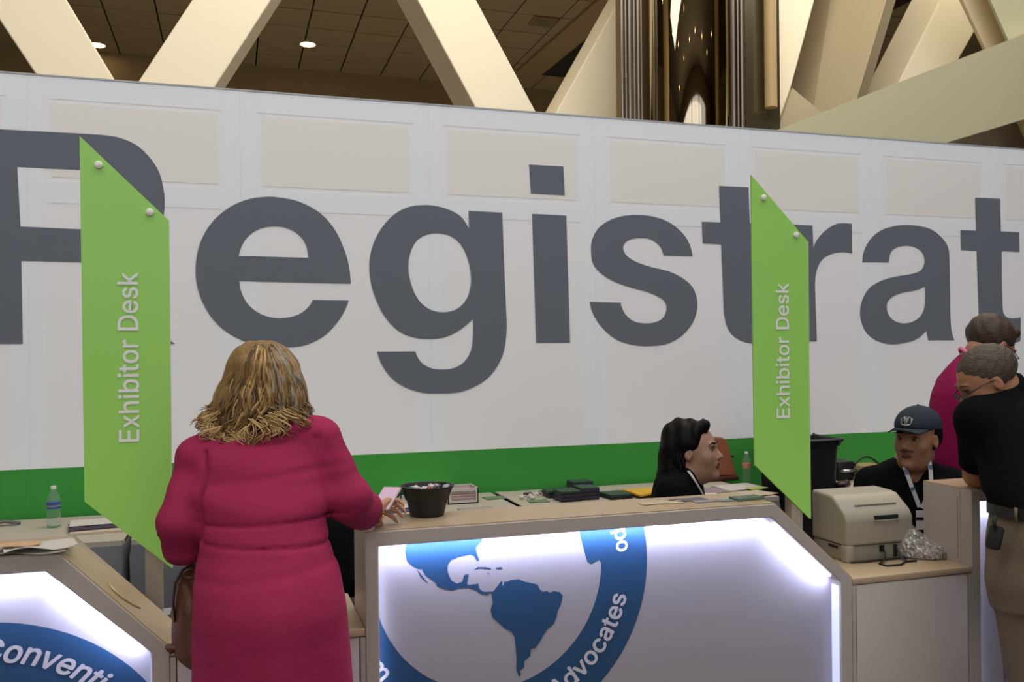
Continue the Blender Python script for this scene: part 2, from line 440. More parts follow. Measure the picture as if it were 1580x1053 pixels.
GLYPHS={'E':(419,[[60,0,60,509,372,509,372,452,125,452,125,286,355,286,355,229,125,229,125,57,375,57,375,0]]),'x':(379,[[21,0,171,218,171,171,29,379,100,379,147,306,159,287,170,270,179,253,188,237,198,221,207,206,175,206,185,221,194,237,202,253,211,270,222,287,233,306,282,379,352,379,209,169,209,214,358,0,287,0,231,85,219,103,209,120,200,136,191,152,182,167,173,182,205,182,195,167,187,152,178,136,170,120,160,103,148,85,91,0]]),'h':(410,[[114,227,114,0,53,0,53,509,114,509,114,287,102,287,116,319,132,344,152,362,175,374,200,382,227,384,252,383,275,377,295,369,313,356,328,340,341,321,350,298,355,271,357,240,357,0,296,0,296,235,293,263,286,286,273,304,256,318,235,326,210,329,192,328,176,324,161,317,147,308,136,297,126,283,119,266,115,248]]),'i':(167,[[53,0,53,379,114,379,114,0],[84,443,73,444,63,448,54,455,47,463,43,472,41,483,43,494,47,504,54,512,63,518,73,522,84,524,95,522,105,518,114,512,121,504,125,494,126,483,125,472,121,463,114,455,105,448,95,444]]),'b':(424,[[229,-8,208,-7,189,-3,172,4,159,12,147,21,138,31,130,41,123,50,118,59,112,59,112,0,53,0,53,509,114,509,114,319,118,319,123,327,130,336,137,346,147,355,158,364,171,373,188,379,207,383,229,384,259,382,287,374,313,361,335,342,354,320,370,293,381,261,388,227,390,189,388,151,381,116,370,84,355,57,336,34,313,16,288,3,260,-6],[220,47,242,49,262,55,279,66,294,80,306,97,316,117,323,139,327,163,328,189,327,215,323,239,316,261,307,281,295,298,280,311,262,322,243,328,220,330,198,328,178,322,161,312,147,299,134,282,125,263,118,241,114,216,113,189,114,162,118,138,125,115,135,95,147,78,162,65,179,55,198,49]]),'t':(227,[[204,379,204,327,6,327,6,379],[65,471,126,471,126,98,127,83,130,70,136,61,144,55,156,51,170,50,175,50,180,50,185,51,191,52,197,53,202,54,213,2,207,0,200,-2,192,-3,184,-3,176,-4,168,-4,138,-1,113,7,92,21,77,41,68,64,65,93]]),'o':(415,[[207,-8,174,-5,144,3,117,16,93,35,72,58,56,85,44,116,37,150,34,187,37,225,44,260,56,291,72,318,93,341,117,360,144,374,174,382,207,384,241,382,271,374,299,360,323,341,343,318,359,291,371,260,379,225,381,187,379,150,371,116,359,85,343,58,323,35,299,16,271,3,241,-5],[207,46,231,49,252,55,270,66,285,80,298,97,307,117,314,139,318,163,319,187,318,212,314,236,307,258,298,278,285,296,270,310,252,321,231,328,207,330,184,328,163,321,145,310,130,296,118,278,108,258,102,236,98,212,96,187,98,163,102,139,108,117,118,97,130,80,145,66,163,55,184,49]]),'r':(259,[[53,0,53,379,112,379,112,321,115,321,124,339,137,354,152,367,171,377,191,383,213,385,218,385,223,385,229,384,235,384,240,384,243,384,243,322,241,323,236,324,230,324,223,325,215,326,207,326,190,324,174,321,159,315,146,306,135,296,126,284,119,269,115,254,114,237,114,0]]),'D':(502,[[219,0,96,0,96,57,215,57,254,60,288,68,318,81,343,99,363,122,379,149,390,181,397,216,399,255,397,294,390,329,379,361,364,388,344,410,320,428,291,441,258,449,221,452,93,452,93,509,225,509,273,505,315,495,353,478,385,455,412,426,433,391,449,351,458,306,462,255,458,205,449,159,433,119,411,83,384,54,351,31,312,14,268,3],[125,509,125,0,60,0,60,509]]),'s':(365,[[182,-8,157,-7,133,-3,112,3,93,12,76,24,62,38,50,54,41,73,36,94,94,107,101,87,111,72,124,60,141,52,160,47,181,45,206,47,227,53,244,62,258,74,265,88,268,103,266,115,262,126,254,136,243,144,229,150,212,155,149,170,118,180,92,192,72,208,58,227,50,249,47,274,49,295,55,314,65,332,79,347,95,360,115,370,137,378,161,383,187,384,212,383,234,379,254,372,271,363,286,352,299,339,309,324,318,308,324,290,268,277,262,291,254,304,243,316,228,325,210,331,187,333,166,331,147,326,131,317,119,305,111,292,109,277,110,264,115,253,124,243,136,235,152,229,172,223,229,209,261,200,287,187,306,171,320,153,328,131,331,107,329,85,323,65,312,47,298,31,281,18,260,6,236,-2,210,-7]]),'k':(381,[[110,137,110,212,121,212,284,379,360,379,184,199,177,199],[53,0,53,509,114,509,114,0],[294,0,148,186,191,229,372,0]]),'A':(480,[[16,0,201,509,276,509,463,0,395,0,287,302,280,323,272,346,264,372,255,402,244,438,232,478,245,478,233,437,222,402,213,371,204,345,197,322,191,302,85,0],[110,142,110,199,370,199,370,142]]),'d':(424,[[195,-8,165,-6,137,3,111,16,89,34,70,57,55,84,43,116,36,151,34,189,36,227,43,261,55,293,70,320,89,342,112,361,137,374,165,382,196,384,218,383,237,379,253,373,267,364,278,355,287,346,295,336,301,327,306,319,311,319,311,509,372,509,372,0,313,0,313,59,307,59,301,50,295,41,287,31,277,21,266,12,252,4,236,-3,217,-7],[205,47,226,49,246,55,263,65,278,78,290,95,299,115,306,138,310,162,312,189,310,216,306,241,300,263,290,282,278,299,263,312,246,322,227,328,205,330,182,328,162,322,145,311,130,298,118,281,108,261,102,239,98,215,96,189,98,163,102,139,109,117,118,97,130,80,145,66,162,55,182,49]]),'v':(389,[[163,0,17,379,84,379,165,155,173,132,180,110,187,87,193,64,199,42,206,21,184,21,191,42,197,64,203,87,209,110,216,132,224,155,305,379,371,379,226,0]]),'c':(396,[[207,-8,174,-5,144,3,117,16,93,35,72,58,56,85,44,116,37,150,34,187,37,225,44,260,56,291,72,318,93,341,117,360,144,374,174,382,207,384,226,384,243,381,260,377,276,371,291,364,305,356,318,346,330,335,340,322,349,308,356,293,362,277,303,262,300,272,295,281,290,289,284,297,278,304,270,311,261,316,252,321,242,325,231,328,220,329,207,330,184,328,163,321,145,310,130,296,118,278,108,258,102,236,98,212,96,187,98,163,102,139,108,117,118,97,130,80,145,66,163,55,184,49,207,46,220,47,232,49,243,52,253,55,262,60,271,66,279,73,285,80,292,89,297,98,301,107,304,117,363,102,357,86,350,70,341,56,331,43,319,32,306,21,292,12,277,5,261,-1,244,-5,226,-7]]),'a':(389,[[160,-9,137,-7,115,-3,94,5,76,15,60,29,48,45,38,63,32,84,30,108,32,128,36,146,43,161,53,174,64,184,78,193,92,200,108,206,125,211,143,214,161,217,178,220,200,223,218,225,234,227,247,229,257,231,265,235,271,240,274,246,276,255,276,257,275,272,272,285,267,297,260,307,251,315,240,322,227,327,212,330,196,331,178,330,163,327,149,322,137,316,127,309,118,301,110,292,104,283,100,274,41,291,51,313,64,331,79,346,95,358,114,368,133,375,153,380,173,383,194,384,208,384,223,382,239,379,255,375,271,369,286,360,300,350,312,336,322,320,330,301,335,278,337,251,337,0,277,0,277,52,272,52,267,43,260,34,252,25,242,16,229,8,215,1,199,-4,181,-7],[170,45,192,47,211,51,228,59,242,68,254,80,263,93,270,108,274,122,276,138,276,190,272,187,267,184,259,182,251,180,241,178,231,176,221,174,210,173,200,171,191,170,182,169,175,168,161,166,147,163,134,159,122,153,112,147,103,139,97,130,93,118,92,105,93,93,96,82,102,72,109,64,119,57,130,52,142,48,156,46]]),'e':(404,[[212,-8,177,-5,145,3,117,16,92,35,72,58,56,85,44,116,37,150,34,187,36,224,44,258,55,290,71,317,91,340,115,359,142,373,172,382,205,384,226,383,246,380,266,374,285,366,303,355,319,341,334,324,347,305,357,282,365,256,370,227,371,194,371,169,75,169,75,221,338,221,310,202,308,226,304,248,298,269,288,286,277,301,263,314,246,323,227,328,205,330,183,328,164,323,146,313,131,301,119,286,109,270,102,251,97,231,96,211,96,178,98,151,102,127,110,106,121,88,135,73,151,61,169,53,190,48,212,46,227,47,241,49,254,53,265,58,276,65,285,73,294,82,300,93,306,105,365,91,358,72,348,55,335,39,320,26,302,14,283,4,261,-3,237,-7]]),'n':(410,[[114,227,114,0,53,0,53,379,112,379,112,287,102,287,116,319,132,344,152,362,175,374,200,382,227,384,252,383,275,377,295,369,313,356,328,340,341,321,350,298,355,271,357,240,357,0,296,0,296,235,293,263,286,286,273,304,256,318,235,326,210,329,192,328,176,324,161,317,147,308,136,297,126,283,119,266,115,248]]),'m':(610,[[53,0,53,379,112,379,112,295,108,295,114,314,122,331,132,346,144,358,158,368,172,376,187,382,203,385,219,386,245,383,268,375,287,361,303,342,314,320,321,295,312,295,318,312,326,329,337,343,350,356,364,366,381,375,398,381,417,385,437,386,458,385,478,380,497,372,514,361,529,346,541,328,550,307,555,283,557,255,557,0,496,0,496,254,493,279,485,298,473,313,456,323,438,329,419,330,402,329,387,326,374,320,363,312,353,302,345,290,340,277,336,263,335,247,335,0,274,0,274,260,272,280,265,297,253,311,238,322,220,328,199,330,185,329,171,326,158,320,145,312,135,302,126,289,119,274,115,257,114,238,114,0]]),'C':(510,[[267,-7,225,-3,186,7,150,25,119,49,92,79,70,115,53,157,44,203,40,254,44,305,53,352,70,393,92,429,119,459,150,484,186,501,225,512,267,516,293,514,317,511,340,504,362,496,383,485,402,471,419,456,435,438,448,418,459,397,467,373,473,348,408,348,404,365,397,380,389,395,380,407,369,418,357,428,344,437,330,444,315,449,300,453,284,455,267,456,237,453,209,445,184,432,161,414,141,391,125,364,113,332,106,295,103,254,106,213,113,177,125,145,141,117,161,94,184,76,210,63,237,56,267,53,284,54,300,56,315,60,330,65,344,72,357,81,369,90,380,102,389,114,397,128,404,144,408,160,473,160,467,135,459,112,448,91,435,71,420,53,402,38,383,24,363,13,341,5,317,-2,293,-6]]),'p':(424,[[53,-143,53,379,112,379,112,319,118,319,123,327,130,336,137,346,147,355,158,364,171,373,188,379,207,383,229,384,259,382,287,374,313,361,335,342,354,320,370,293,381,261,388,227,390,189,388,151,381,116,370,84,355,57,336,34,313,16,288,3,260,-6,229,-8,208,-7,189,-3,173,4,159,12,147,21,138,31,130,41,124,50,118,59,114,59,114,-143],[220,47,242,49,262,55,279,66,294,80,306,97,316,117,323,139,327,163,328,189,327,215,323,239,316,261,307,281,295,298,280,311,262,322,243,328,220,330,198,328,178,322,161,312,147,299,134,282,125,263,118,241,114,216,113,189,114,162,118,138,125,115,135,95,147,78,162,65,179,55,198,49]]),'g':(425,[[207,-151,180,-149,156,-146,134,-140,114,-132,97,-122,82,-110,70,-97,59,-84,51,-69,101,-41,107,-49,114,-57,122,-66,131,-74,142,-82,154,-88,169,-93,187,-96,207,-97,236,-95,261,-87,282,-75,298,-58,308,-34,311,-6,311,68,306,68,301,60,294,51,287,41,277,32,266,23,252,16,236,10,217,6,195,5,165,7,138,14,113,27,90,43,71,65,55,90,43,120,36,154,34,191,36,229,43,263,55,293,71,320,90,342,112,361,138,374,166,382,196,384,218,383,237,379,253,373,267,365,279,356,288,346,296,336,302,327,308,319,313,319,313,379,372,379,372,-9,370,-40,363,-67,350,-90,334,-109,314,-124,291,-136,265,-144,237,-149],[205,59,227,61,246,66,264,75,278,87,290,103,300,121,307,142,311,166,312,193,311,219,307,242,300,264,291,283,279,299,264,312,247,322,227,328,205,330,182,328,163,322,145,312,130,298,118,282,109,262,102,241,98,218,96,193,98,167,102,144,109,123,118,104,131,88,145,76,163,66,183,61]]),'M':(628,[[60,0,60,509,152,509,277,187,280,179,284,170,287,159,291,147,295,135,299,123,303,110,307,97,311,84,315,71,319,60,322,49,307,49,311,59,314,71,318,83,322,95,326,108,330,121,334,134,338,146,342,158,346,169,349,179,352,187,476,509,568,509,568,0,504,0,504,291,504,302,504,314,504,327,505,340,505,354,505,369,505,383,506,398,506,413,506,428,507,443,507,457,513,457,508,441,503,425,498,409,492,393,487,378,482,363,477,348,472,335,467,322,463,310,459,300,456,291,342,0,286,0,170,291,167,300,163,310,159,321,155,333,150,347,145,361,140,376,134,392,129,408,124,424,118,441,112,457,119,457,119,444,120,430,120,416,120,401,121,386,121,372,121,357,121,342,122,328,122,315,122,302,122,291,122,0]]),'2':(453,[[64,0,64,47,234,229,252,248,268,266,282,282,294,298,303,312,311,327,316,341,319,356,320,371,319,389,315,405,308,419,298,431,287,441,273,449,258,455,241,458,224,460,205,458,188,454,172,447,159,438,148,427,139,413,132,398,128,381,127,362,66,362,68,391,75,418,86,442,102,464,121,482,143,496,168,507,196,513,225,516,254,513,281,507,306,497,328,482,346,465,361,445,372,423,379,398,381,372,380,354,377,336,371,318,363,299,351,280,336,259,317,235,294,209,267,180,153,60,153,57,389,57,389,0]]),'l':(189,[[139,-2,112,0,91,8,74,20,62,37,55,59,53,84,53,509,114,509,114,99,114,83,117,71,120,62,126,57,135,53,146,52,152,52,157,52,160,53,164,53,167,54,170,54,181,3,175,1,169,0,162,-1,154,-2,147,-2]]),'f':(254,[[228,379,228,327,6,327,6,379],[81,0,81,432,82,452,87,470,96,486,107,499,120,510,135,519,152,525,169,529,187,530,201,530,212,529,222,527,231,525,238,523,243,521,227,468,224,470,220,471,215,472,209,473,202,474,195,474,178,472,164,468,154,460,147,449,143,435,142,419,142,0]])}
LET={'R':[[-1174,2670,1,-707,2672,0,-663,2672,0,-603,2671,0,-528,2662,0,-452,2631,0,-391,2575,0,-345,2501,0,-324,2418,0,-318,2345,0,-329,2251,0,-376,2143,0,-472,2075,1,-411,2026,0,-356,1944,0,-342,1818,0,-331,1701,0,-313,1651,0,-274,1614,1,-489,1616,1,-515,1718,0,-523,1866,0,-555,1981,0,-639,2028,1,-710,2028,1,-980,2028,1,-977,1619,1,-1167,1620,1],[-994,2491,1,-716,2490,1,-604,2490,0,-542,2448,0,-521,2350,0,-547,2244,0,-607,2196,1,-713,2192,1,-982,2197,1]],'e':[[628,1939,1,618,2037,0,595,2121,0,542,2235,0,461,2322,0,356,2375,0,252,2393,0,189,2394,0,93,2376,0,-8,2325,0,-97,2237,0,-152,2126,0,-171,2010,0,-165,1918,0,-139,1832,0,-90,1745,0,-14,1670,0,86,1619,0,199,1597,0,290,1593,0,383,1605,0,477,1650,0,549,1722,0,592,1789,0,615,1846,1,423,1847,1,397,1806,0,350,1770,0,280,1750,0,212,1751,0,144,1775,0,88,1822,0,55,1886,0,46,1944,1],[44,2076,1,63,2137,0,103,2191,0,159,2226,0,228,2239,0,296,2230,0,354,2196,0,389,2146,0,404,2074,1]],'g':[[1298,2262,1,1251,2327,0,1187,2362,0,1110,2381,0,1034,2384,0,946,2368,0,858,2315,0,784,2224,0,742,2125,0,730,2040,0,738,1942,0,768,1845,0,816,1753,0,889,1679,0,976,1642,0,1077,1632,0,1166,1648,0,1244,1688,0,1316,1746,1,1315,1647,0,1301,1565,0,1262,1503,0,1203,1469,0,1139,1461,0,1069,1470,0,1012,1506,0,981,1564,1,767,1565,1,795,1490,0,849,1416,0,923,1365,0,1023,1332,0,1137,1326,0,1240,1333,0,1345,1371,0,1424,1431,0,1485,1525,0,1510,1621,0,1517,1723,1,1504,2093,1,1497,2359,1,1296,2362,1],[947,2032,0,962,2124,0,1000,2187,0,1057,2220,0,1121,2228,0,1191,2216,0,1249,2169,0,1287,2095,0,1306,2000,0,1301,1918,0,1272,1849,0,1219,1801,0,1142,1784,0,1066,1800,0,1003,1853,0,964,1933,0]],'i':[[1662,2645,1,1876,2645,1,1883,2475,1,1672,2477,1],[1678,2359,1,1891,2357,1,1907,1608,1,1695,1609,1]],'s':[[2722,2137,1,2702,2209,0,2654,2277,0,2571,2336,0,2475,2368,0,2367,2378,0,2259,2368,0,2166,2338,0,2093,2287,0,2053,2216,0,2046,2143,0,2058,2077,0,2104,2023,0,2188,1976,0,2295,1941,0,2402,1915,0,2483,1887,0,2531,1851,0,2538,1801,0,2510,1751,0,2454,1727,0,2387,1722,0,2319,1735,0,2266,1775,0,2240,1824,0,2237,1846,1,2036,1850,1,2048,1793,0,2087,1726,0,2145,1666,0,2224,1617,0,2331,1590,0,2426,1585,0,2535,1596,0,2633,1639,0,2710,1714,0,2747,1796,0,2748,1878,0,2713,1952,0,2637,2008,0,2540,2044,0,2431,2066,0,2337,2095,0,2277,2130,0,2255,2173,0,2271,2210,0,2318,2233,0,2379,2240,0,2447,2230,0,2501,2191,0,2524,2137,1]],'t':[[2911,2579,1,3122,2580,1,3129,2354,1,3258,2353,1,3261,2215,1,3136,2215,1,3144,1846,0,3157,1801,0,3194,1772,0,3270,1768,1,3273,1612,1,3147,1596,0,3073,1607,0,3007,1640,0,2964,1691,0,2940,1768,0,2936,1819,1,2922,2216,1,2793,2219,1,2788,2352,1,2918,2352,1]],'r':[[3358,2359,1,3592,2355,1,3598,2215,1,3635,2275,0,3706,2337,0,3785,2374,0,3894,2377,1,3896,2183,1,3815,2189,0,3735,2175,0,3664,2136,0,3621,2063,0,3607,1969,1,3617,1607,1,3388,1607,1]],'a':[[3975,2126,1,3988,2198,0,4042,2280,0,4124,2340,0,4224,2370,0,4324,2384,0,4442,2379,0,4544,2358,0,4629,2304,0,4677,2243,0,4688,2166,0,4691,1941,0,4692,1774,0,4700,1675,0,4722,1608,1,4504,1609,1,4489,1673,1,4415,1620,0,4315,1593,0,4197,1584,0,4083,1608,0,4001,1663,0,3962,1737,0,3955,1811,0,3980,1893,0,4038,1962,0,4136,2010,0,4253,2037,0,4371,2055,0,4447,2081,0,4478,2133,0,4470,2189,0,4423,2229,0,4339,2245,0,4255,2232,0,4205,2196,0,4187,2130,1],[4479,1971,1,4403,1945,0,4302,1930,0,4218,1902,0,4173,1861,0,4170,1806,0,4208,1751,0,4282,1724,0,4367,1731,0,4434,1766,0,4469,1814,0,4480,1884,0]],'t2':[[4913,2592,1,5133,2594,1,5137,2366,1,5300,2365,1,5302,2227,1,5143,2229,1,5147,1817,0,5173,1772,0,5228,1758,0,5307,1765,1,5303,1602,1,5226,1583,0,5099,1596,0,5009,1646,0,4952,1717,0,4935,1803,1,4922,2225,1,4789,2228,1,4784,2365,1,4919,2364,1]]}
MAP={'north':[[460,1031,1,456,998,1,462,972,1,479,956,1,496,948,1,504,948,1,513,929,1,530,916,1,544,904,1,547,895,1,572,884,1,591,880,1,610,885,1,638,883,1,658,875,1,673,863,1,691,857,1,699,862,1,710,860,1,710,866,1,681,868,1,670,877,1,666,893,1,658,892,1,638,892,1,633,894,1,639,922,1,626,921,1,619,902,1,604,898,1,588,908,1,577,933,1,577,951,1,588,966,1,611,973,1,643,977,1,655,972,1,665,956,1,670,959,1,662,982,1,661,997,1,678,1012,1,680,1030,1]],'south':[[706,862,1,710,866,1,718,874,1,732,891,1,737,895,1,739,880,1,743,882,1,743,891,1,755,891,1,765,895,1,788,895,1,805,886,1,831,879,1,846,874,1,852,859,1,861,852,1,875,853,1,881,847,1,895,851,1,915,846,1,923,834,1,918,812,1,908,794,1,903,772,1,894,754,1,873,740,1,860,722,1,849,704,1,836,690,1,822,688,1,821,669,1,802,656,1,802,637,1,789,629,1,792,616,1,785,613,1,777,636,1,779,661,1,776,699,1,773,731,1,763,746,1,744,756,1,731,770,1,708,791,1,702,813,1,709,835,1,706,854,1]],'cuba':[[654,933,1,665,940,1,687,938,1,707,932,1,700,930,1,674,936,1]],'hisp':[[720,934,1,736,934,1,739,928,1,721,930,1]],'jam':[[690,919,1,700,920,1,698,916,1]],'baja':[[488,951,1,501,933,1,522,905,1,516,909,1,499,927,1]],'africa':[[977,1028,1,981,1002,1,989,973,1,1002,929,1,1016,920,1,1024,925,1,1034,929,1,1041,930,1,1047,917,1,1061,915,1,1070,1032,1]]}
# ---------------------------------------------------------------- materials
M_wallw = mat('printed_fabric_white', 'ebebee', 0.75)
M_wallv = mat('fabric_frame_light', 'e8edf2', 0.75)  # light around the frames behind the fabric, put into the colour
M_inset = mat('fabric_warm_light', 'e9e6e3', 0.75)  # warmer light on the upper fabric, put into the colour
M_grey = mat('print_grey', '686e78', 0.8, spec=0.15)
M_green = mat('print_green', '3f943f', 0.75, var=0.05, scale=2, spec=0.15)
M_lime = mat('lime_sign', 'a2e06c', 0.35, var=0.04, scale=3, spec=0.3)
M_white = mat('white_ink', 'f4f6f2', 0.6)
M_lam = mat('white_laminate', 'b4aaa2', 0.42, var=0.02, scale=4)
M_lamtop = mat('laminate_top', 'b09a7e', 0.35, var=0.04, scale=3)
M_panel = mat('graphic_panel', '9f999d', 0.55)
M_blue = mat('print_blue', '1c4468', 0.55)
M_txt = mat('print_pale', 'c4c0c8', 0.6)
M_cream = mat('cream_plaster', 'f3e8cc', 0.75, var=0.02, scale=1.2, bump=0.05, bscale=40)
M_cream2 = mat('grey_green_plaster', 'b9b596', 0.75, var=0.02, scale=1.2)
M_cream_shade = mat('cream_plaster_shade', 'a4967a', 0.75, var=0.02, scale=1.2)  # cream plaster darkened: the broad beam's shade is in the colour
M_tile = mat('ceiling_tile', '9a8664', 0.85, var=0.12, scale=1.5)
M_dark = mat('ceiling_void', '2b2219', 0.9)
M_fascia = mat('fascia_brown', '8a7350', 0.8, var=0.06, scale=2)
M_steel = mat('polished_steel', '9c907c', 0.03, metal=1.0)
M_floor = mat('concourse_floor', '4c453f', 0.5, var=0.15, scale=1.5)
M_hall = mat('hall_wall', 'a08a66', 0.85, var=0.05, scale=0.5)
M_lamp = mat('lamp_glow', 'fff3d6', 0.5, emit='ffe9b8', es=14)
M_lamp2 = mat('small_lamp_glow', 'fff3d6', 0.5, emit='ffe6b0', es=40)
M_led = mat('led_strip', 'f4f5ff', 0.5, emit='eef0ff', es=9)
M_ledlow = mat('led_edge', 'd0d4ff', 0.5, emit='b8bdf0', es=0.75)
M_glass = mat('window_daylight', 'ffffff', 0.5, emit='f2f7ff', es=1.3)
M_blk = mat('black_plastic', '161618', 0.42)
M_blk2 = mat('black_rubber', '0f0f10', 0.7)
M_chrome = mat('brushed_chrome', 'b8babd', 0.25, metal=1.0)
M_cloth = mat('grey_table_skirt', '6c6d73', 0.85, var=0.08, scale=5, bump=0.25, bscale=25)
M_clothtop = mat('pale_table_cover', 'a39c8e', 0.7, var=0.04, scale=5)

# ---------------------------------------------------------------- the setting
def struct(name, mb, m, parent=None):
    o = mb.build(name, m, parent)
    if parent is None: o['kind'] = 'structure'
    return o
struct('floor', MB().box((-14, -16, -0.1), (22, 14, 0)), M_floor)
struct('wall_left', MB().box((-14.2, -16, 0), (-14, 14, 10)), M_hall)
struct('wall_right', MB().box((22, -16, 0), (22.2, 14, 10)), M_hall)
# wall behind the camera with tall window openings
bw = MB().box((-14, -16.2, 0), (22, -16, 3.0)).box((-14, -16.2, 8.8), (22, -16, 10))
xs = [-14, -11.0, -6.0, -5.4, -0.4, 0.2, 5.2, 5.8, 10.8, 22]
for i in range(0, len(xs), 2): bw.box((xs[i], -16.2, 3.0), (xs[i + 1], -16, 8.8))
struct('wall_entrance', bw, M_hall)
for n, i in enumerate(range(1, len(xs) - 1, 2)):
    w = empty('window_%d' % (n + 1), (xs[i], -16.1, 3.0), kind='structure')
    box('pane', (xs[i], -16.12, 3.0), (xs[i + 1], -16.08, 8.8), M_glass, w)
    fr = MB()
    for k in range(1, 5): fr.box((xs[i] + k - .04, -16.08, 3.0), (xs[i] + k + .04, -15.98, 8.8))
    fr.box((xs[i], -16.08, 5.8), (xs[i + 1], -15.98, 5.9))
    fr.build('window_frame', M_fascia, w)
# low tiled ceiling beyond the struts
CZ = 6.85
cl = empty('ceiling', (2, 8, CZ), kind='structure')
MB().box((-14, 3.7, CZ + .05), (22, 14, CZ + .2)).build('backing_board', M_dark, cl)
tile_me = None
TP = 0.76
random.seed(3)
tm = MB().box((-TP / 2 + .012, -TP / 2 + .012, 0), (TP / 2 - .012, TP / 2 - .012, .04), 0.006)
bmesh.ops.recalc_face_normals(tm.bm, faces=tm.bm.faces)
tile_me = bpy.data.meshes.new('tile'); tm.bm.to_mesh(tile_me); tm.bm.free(); tile_me.materials.append(M_tile)
cnt = 0
rest = MB()
for iy in range(12):
    for ix in range(-9, 22):
        x = ix * TP + .1; y = 3.75 + TP / 2 + iy * TP
        q = np.array([x, y, CZ]) - CAM; D = q @ F3; px = 790 + q @ R3 / D * FPX; py = 545 - q[2] / D * FPX
        if -60 < px < 960 and -60 < py or (1240 < px < 1600 and -60 < py):
            o = bpy.data.objects.new('tile', tile_me); C.objects.link(o); o.parent = cl; o.matrix_parent_inverse = world(cl).inverted()
            o.location = (x, y, CZ + random.uniform(-.003, .003)); cnt += 1
        else:
            rest.box((x - TP / 2 + .01, y - TP / 2 + .01, CZ), (x + TP / 2 - .01, y + TP / 2 - .01, CZ + .04))
rest.build('outer_tiles', M_tile, cl)['kind'] = 'stuff'
for qx, qy in ((-6.4, -1.0), (14, -5)):
    struct('pillar', MB().lathe([(1.3, 0), (1.3, 9.6)], (qx, qy, 0), n=40), mat('tan_pillar', 'd8ba86', .6))
struct('wall_back', MB().box((-14, 12.3, 0), (22, 12.5, 5.9)), M_hall)
struct('trim_1', MB().box((-14, 12.0, 5.9), (22, 12.5, CZ)), M_fascia)
# dark high ceiling over the registration area
struct('ceiling_front', MB().box((-14, -16, 9.6), (22, 3.7, 9.8)), mat('dark_ceiling', '8f7c5c', 0.9)).name = 'ceiling_high'
struct('trim_2', MB().box((-14, 3.6, CZ + .2), (22, 3.75, 9.6)), M_fascia)
# ceiling edge beam crossing above the right gap
a, b = atZ(922, 2, CZ - .05), atZ(797, 112, CZ - .05)
d = Vector(b - a).normalized(); w = Vector((-d.y, d.x, 0)) * -0.5
fb = MB(); a = Vector(a) - d * 1.5
fb.prism([a, a + w, Vector(b) + w, Vector(b)], (0, 0, .1)); struct('trim_3', fb, mat('fascia_light', '9a8258', 0.8))
dk = MB(); dk.prism([a + w, a + w * 9, Vector(b) + w * 9, Vector(b) + w], (0, 0, .12)); struct('recess_shade', dk, M_dark)  # dark sheet standing in for the shade of the ceiling recess

# recessed downlights
def downlight(x, y, z, r, label, m=M_lamp, grp=None, nm='downlight'):
    t = empty(nm, (x, y, z), label, 'ceiling light', grp)
    MB().lathe([(r, .0), (r * 1.18, -.012), (r * 1.2, .0), (r * 1.2, .05), (0, .05)], (x, y, z - .004)).build('trim_ring', M_fascia, t)
    MB().lathe([(0, 0), (r, 0), (r, .01), (0, .01)], (x, y, z - .012)).build('diffuser', m, t)
    return t
p = atZ(475, 68, CZ); downlight(p[0], p[1], CZ, 0.12, 'glowing round recessed downlight between second and third slanted beams', grp='lit downlights in the tiled ceiling')
p = atZ(150, 69, CZ); downlight(p[0], p[1], CZ, 0.12, 'glowing round recessed downlight half hidden beside the first slanted beam', grp='lit downlights in the tiled ceiling')
p = atZ(838, 33, CZ)
vt = empty('ceiling_vent', (p[0], p[1], CZ), 'flat square air vent in the brown tiled ceiling', 'vent')
box('vent_frame', (p[0] - .2, p[1] - .2, CZ - .02), (p[0] + .2, p[1] + .2, CZ + .0), M_fascia, vt)
for k in range(5): box('slat', (p[0] - .17, p[1] - .16 + k * .07, CZ - .03), (p[0] + .17, p[1] - .13 + k * .07, CZ - .02), mat('vent_slat', '8a7a60', 0.6), vt)
# small lamps in the high ceiling: they are what the polished column mirrors
k = 0
for iy in range(5):
    for ix in range(6):
        x = -9 + ix * 4.1 + (iy % 2) * 2.0 + random.uniform(-.3, .3); y = -13 + iy * 3.2 + random.uniform(-.2, .2)
        tag(MB().lathe([(0, -.03), (.05, -.03), (.06, 0), (0, 0)], (x, y, 9.6), n=12).build('high_lamp', M_lamp2), 'small bright lamp in the dark high ceiling, seen as a spark in the steel column', 'ceiling light', 'lamps of the high ceiling')

# slanted white struts: each an extruded solid standing in its own depth
def strut(name, Y, el, er, t, label, m=M_cream, ztop=7.0, zbot=1.2, Yr=None, ex=0):
    """el / er: two image points on the left and right edge lines"""
    def at(e, z, Yq):
        p, q = atY(*e[0], Yq), atY(*e[1], Yq); s = (z - p[2]) / (q[2] - p[2]); return p + (q - p) * s
    Yr = Y if Yr is None else Yr
    pts = [at(el, ztop, Y), at(er, ztop, Yr), at(er, zbot, Yr), at(el, zbot, Y)]
    o = MB().prism(pts, (ex, t, 0)).build(name, m)
    bv = o.modifiers.new('edge', 'BEVEL'); bv.width = .012; bv.segments = 2
    return tag(o, label, 'beam', 'slanted structural beams above the wall')
strut('slanted_beam', 3.0, [(0, 32), (50, 107)], [(103, 0), (176, 122)], .5, 'cream slanted beam leaning left, at the left end above the letter R')
strut('slanted_beam', 3.0, [(296, 0), (215, 123)], [(418, 0), (332, 133)], .5, 'cream slanted beam leaning right, above the letter e')
strut('slanted_beam', 3.0, [(644, 0), (734, 167)], [(735, 0), (830, 178)], .5, 'cream slanted beam leaning left, above the letter g')
strut('slanted_beam', 3.0, [(955, 0), (856, 177)], [(1060, 0), (961, 177)], .55, 'cream slanted beam leaning right, just left of the steel column')
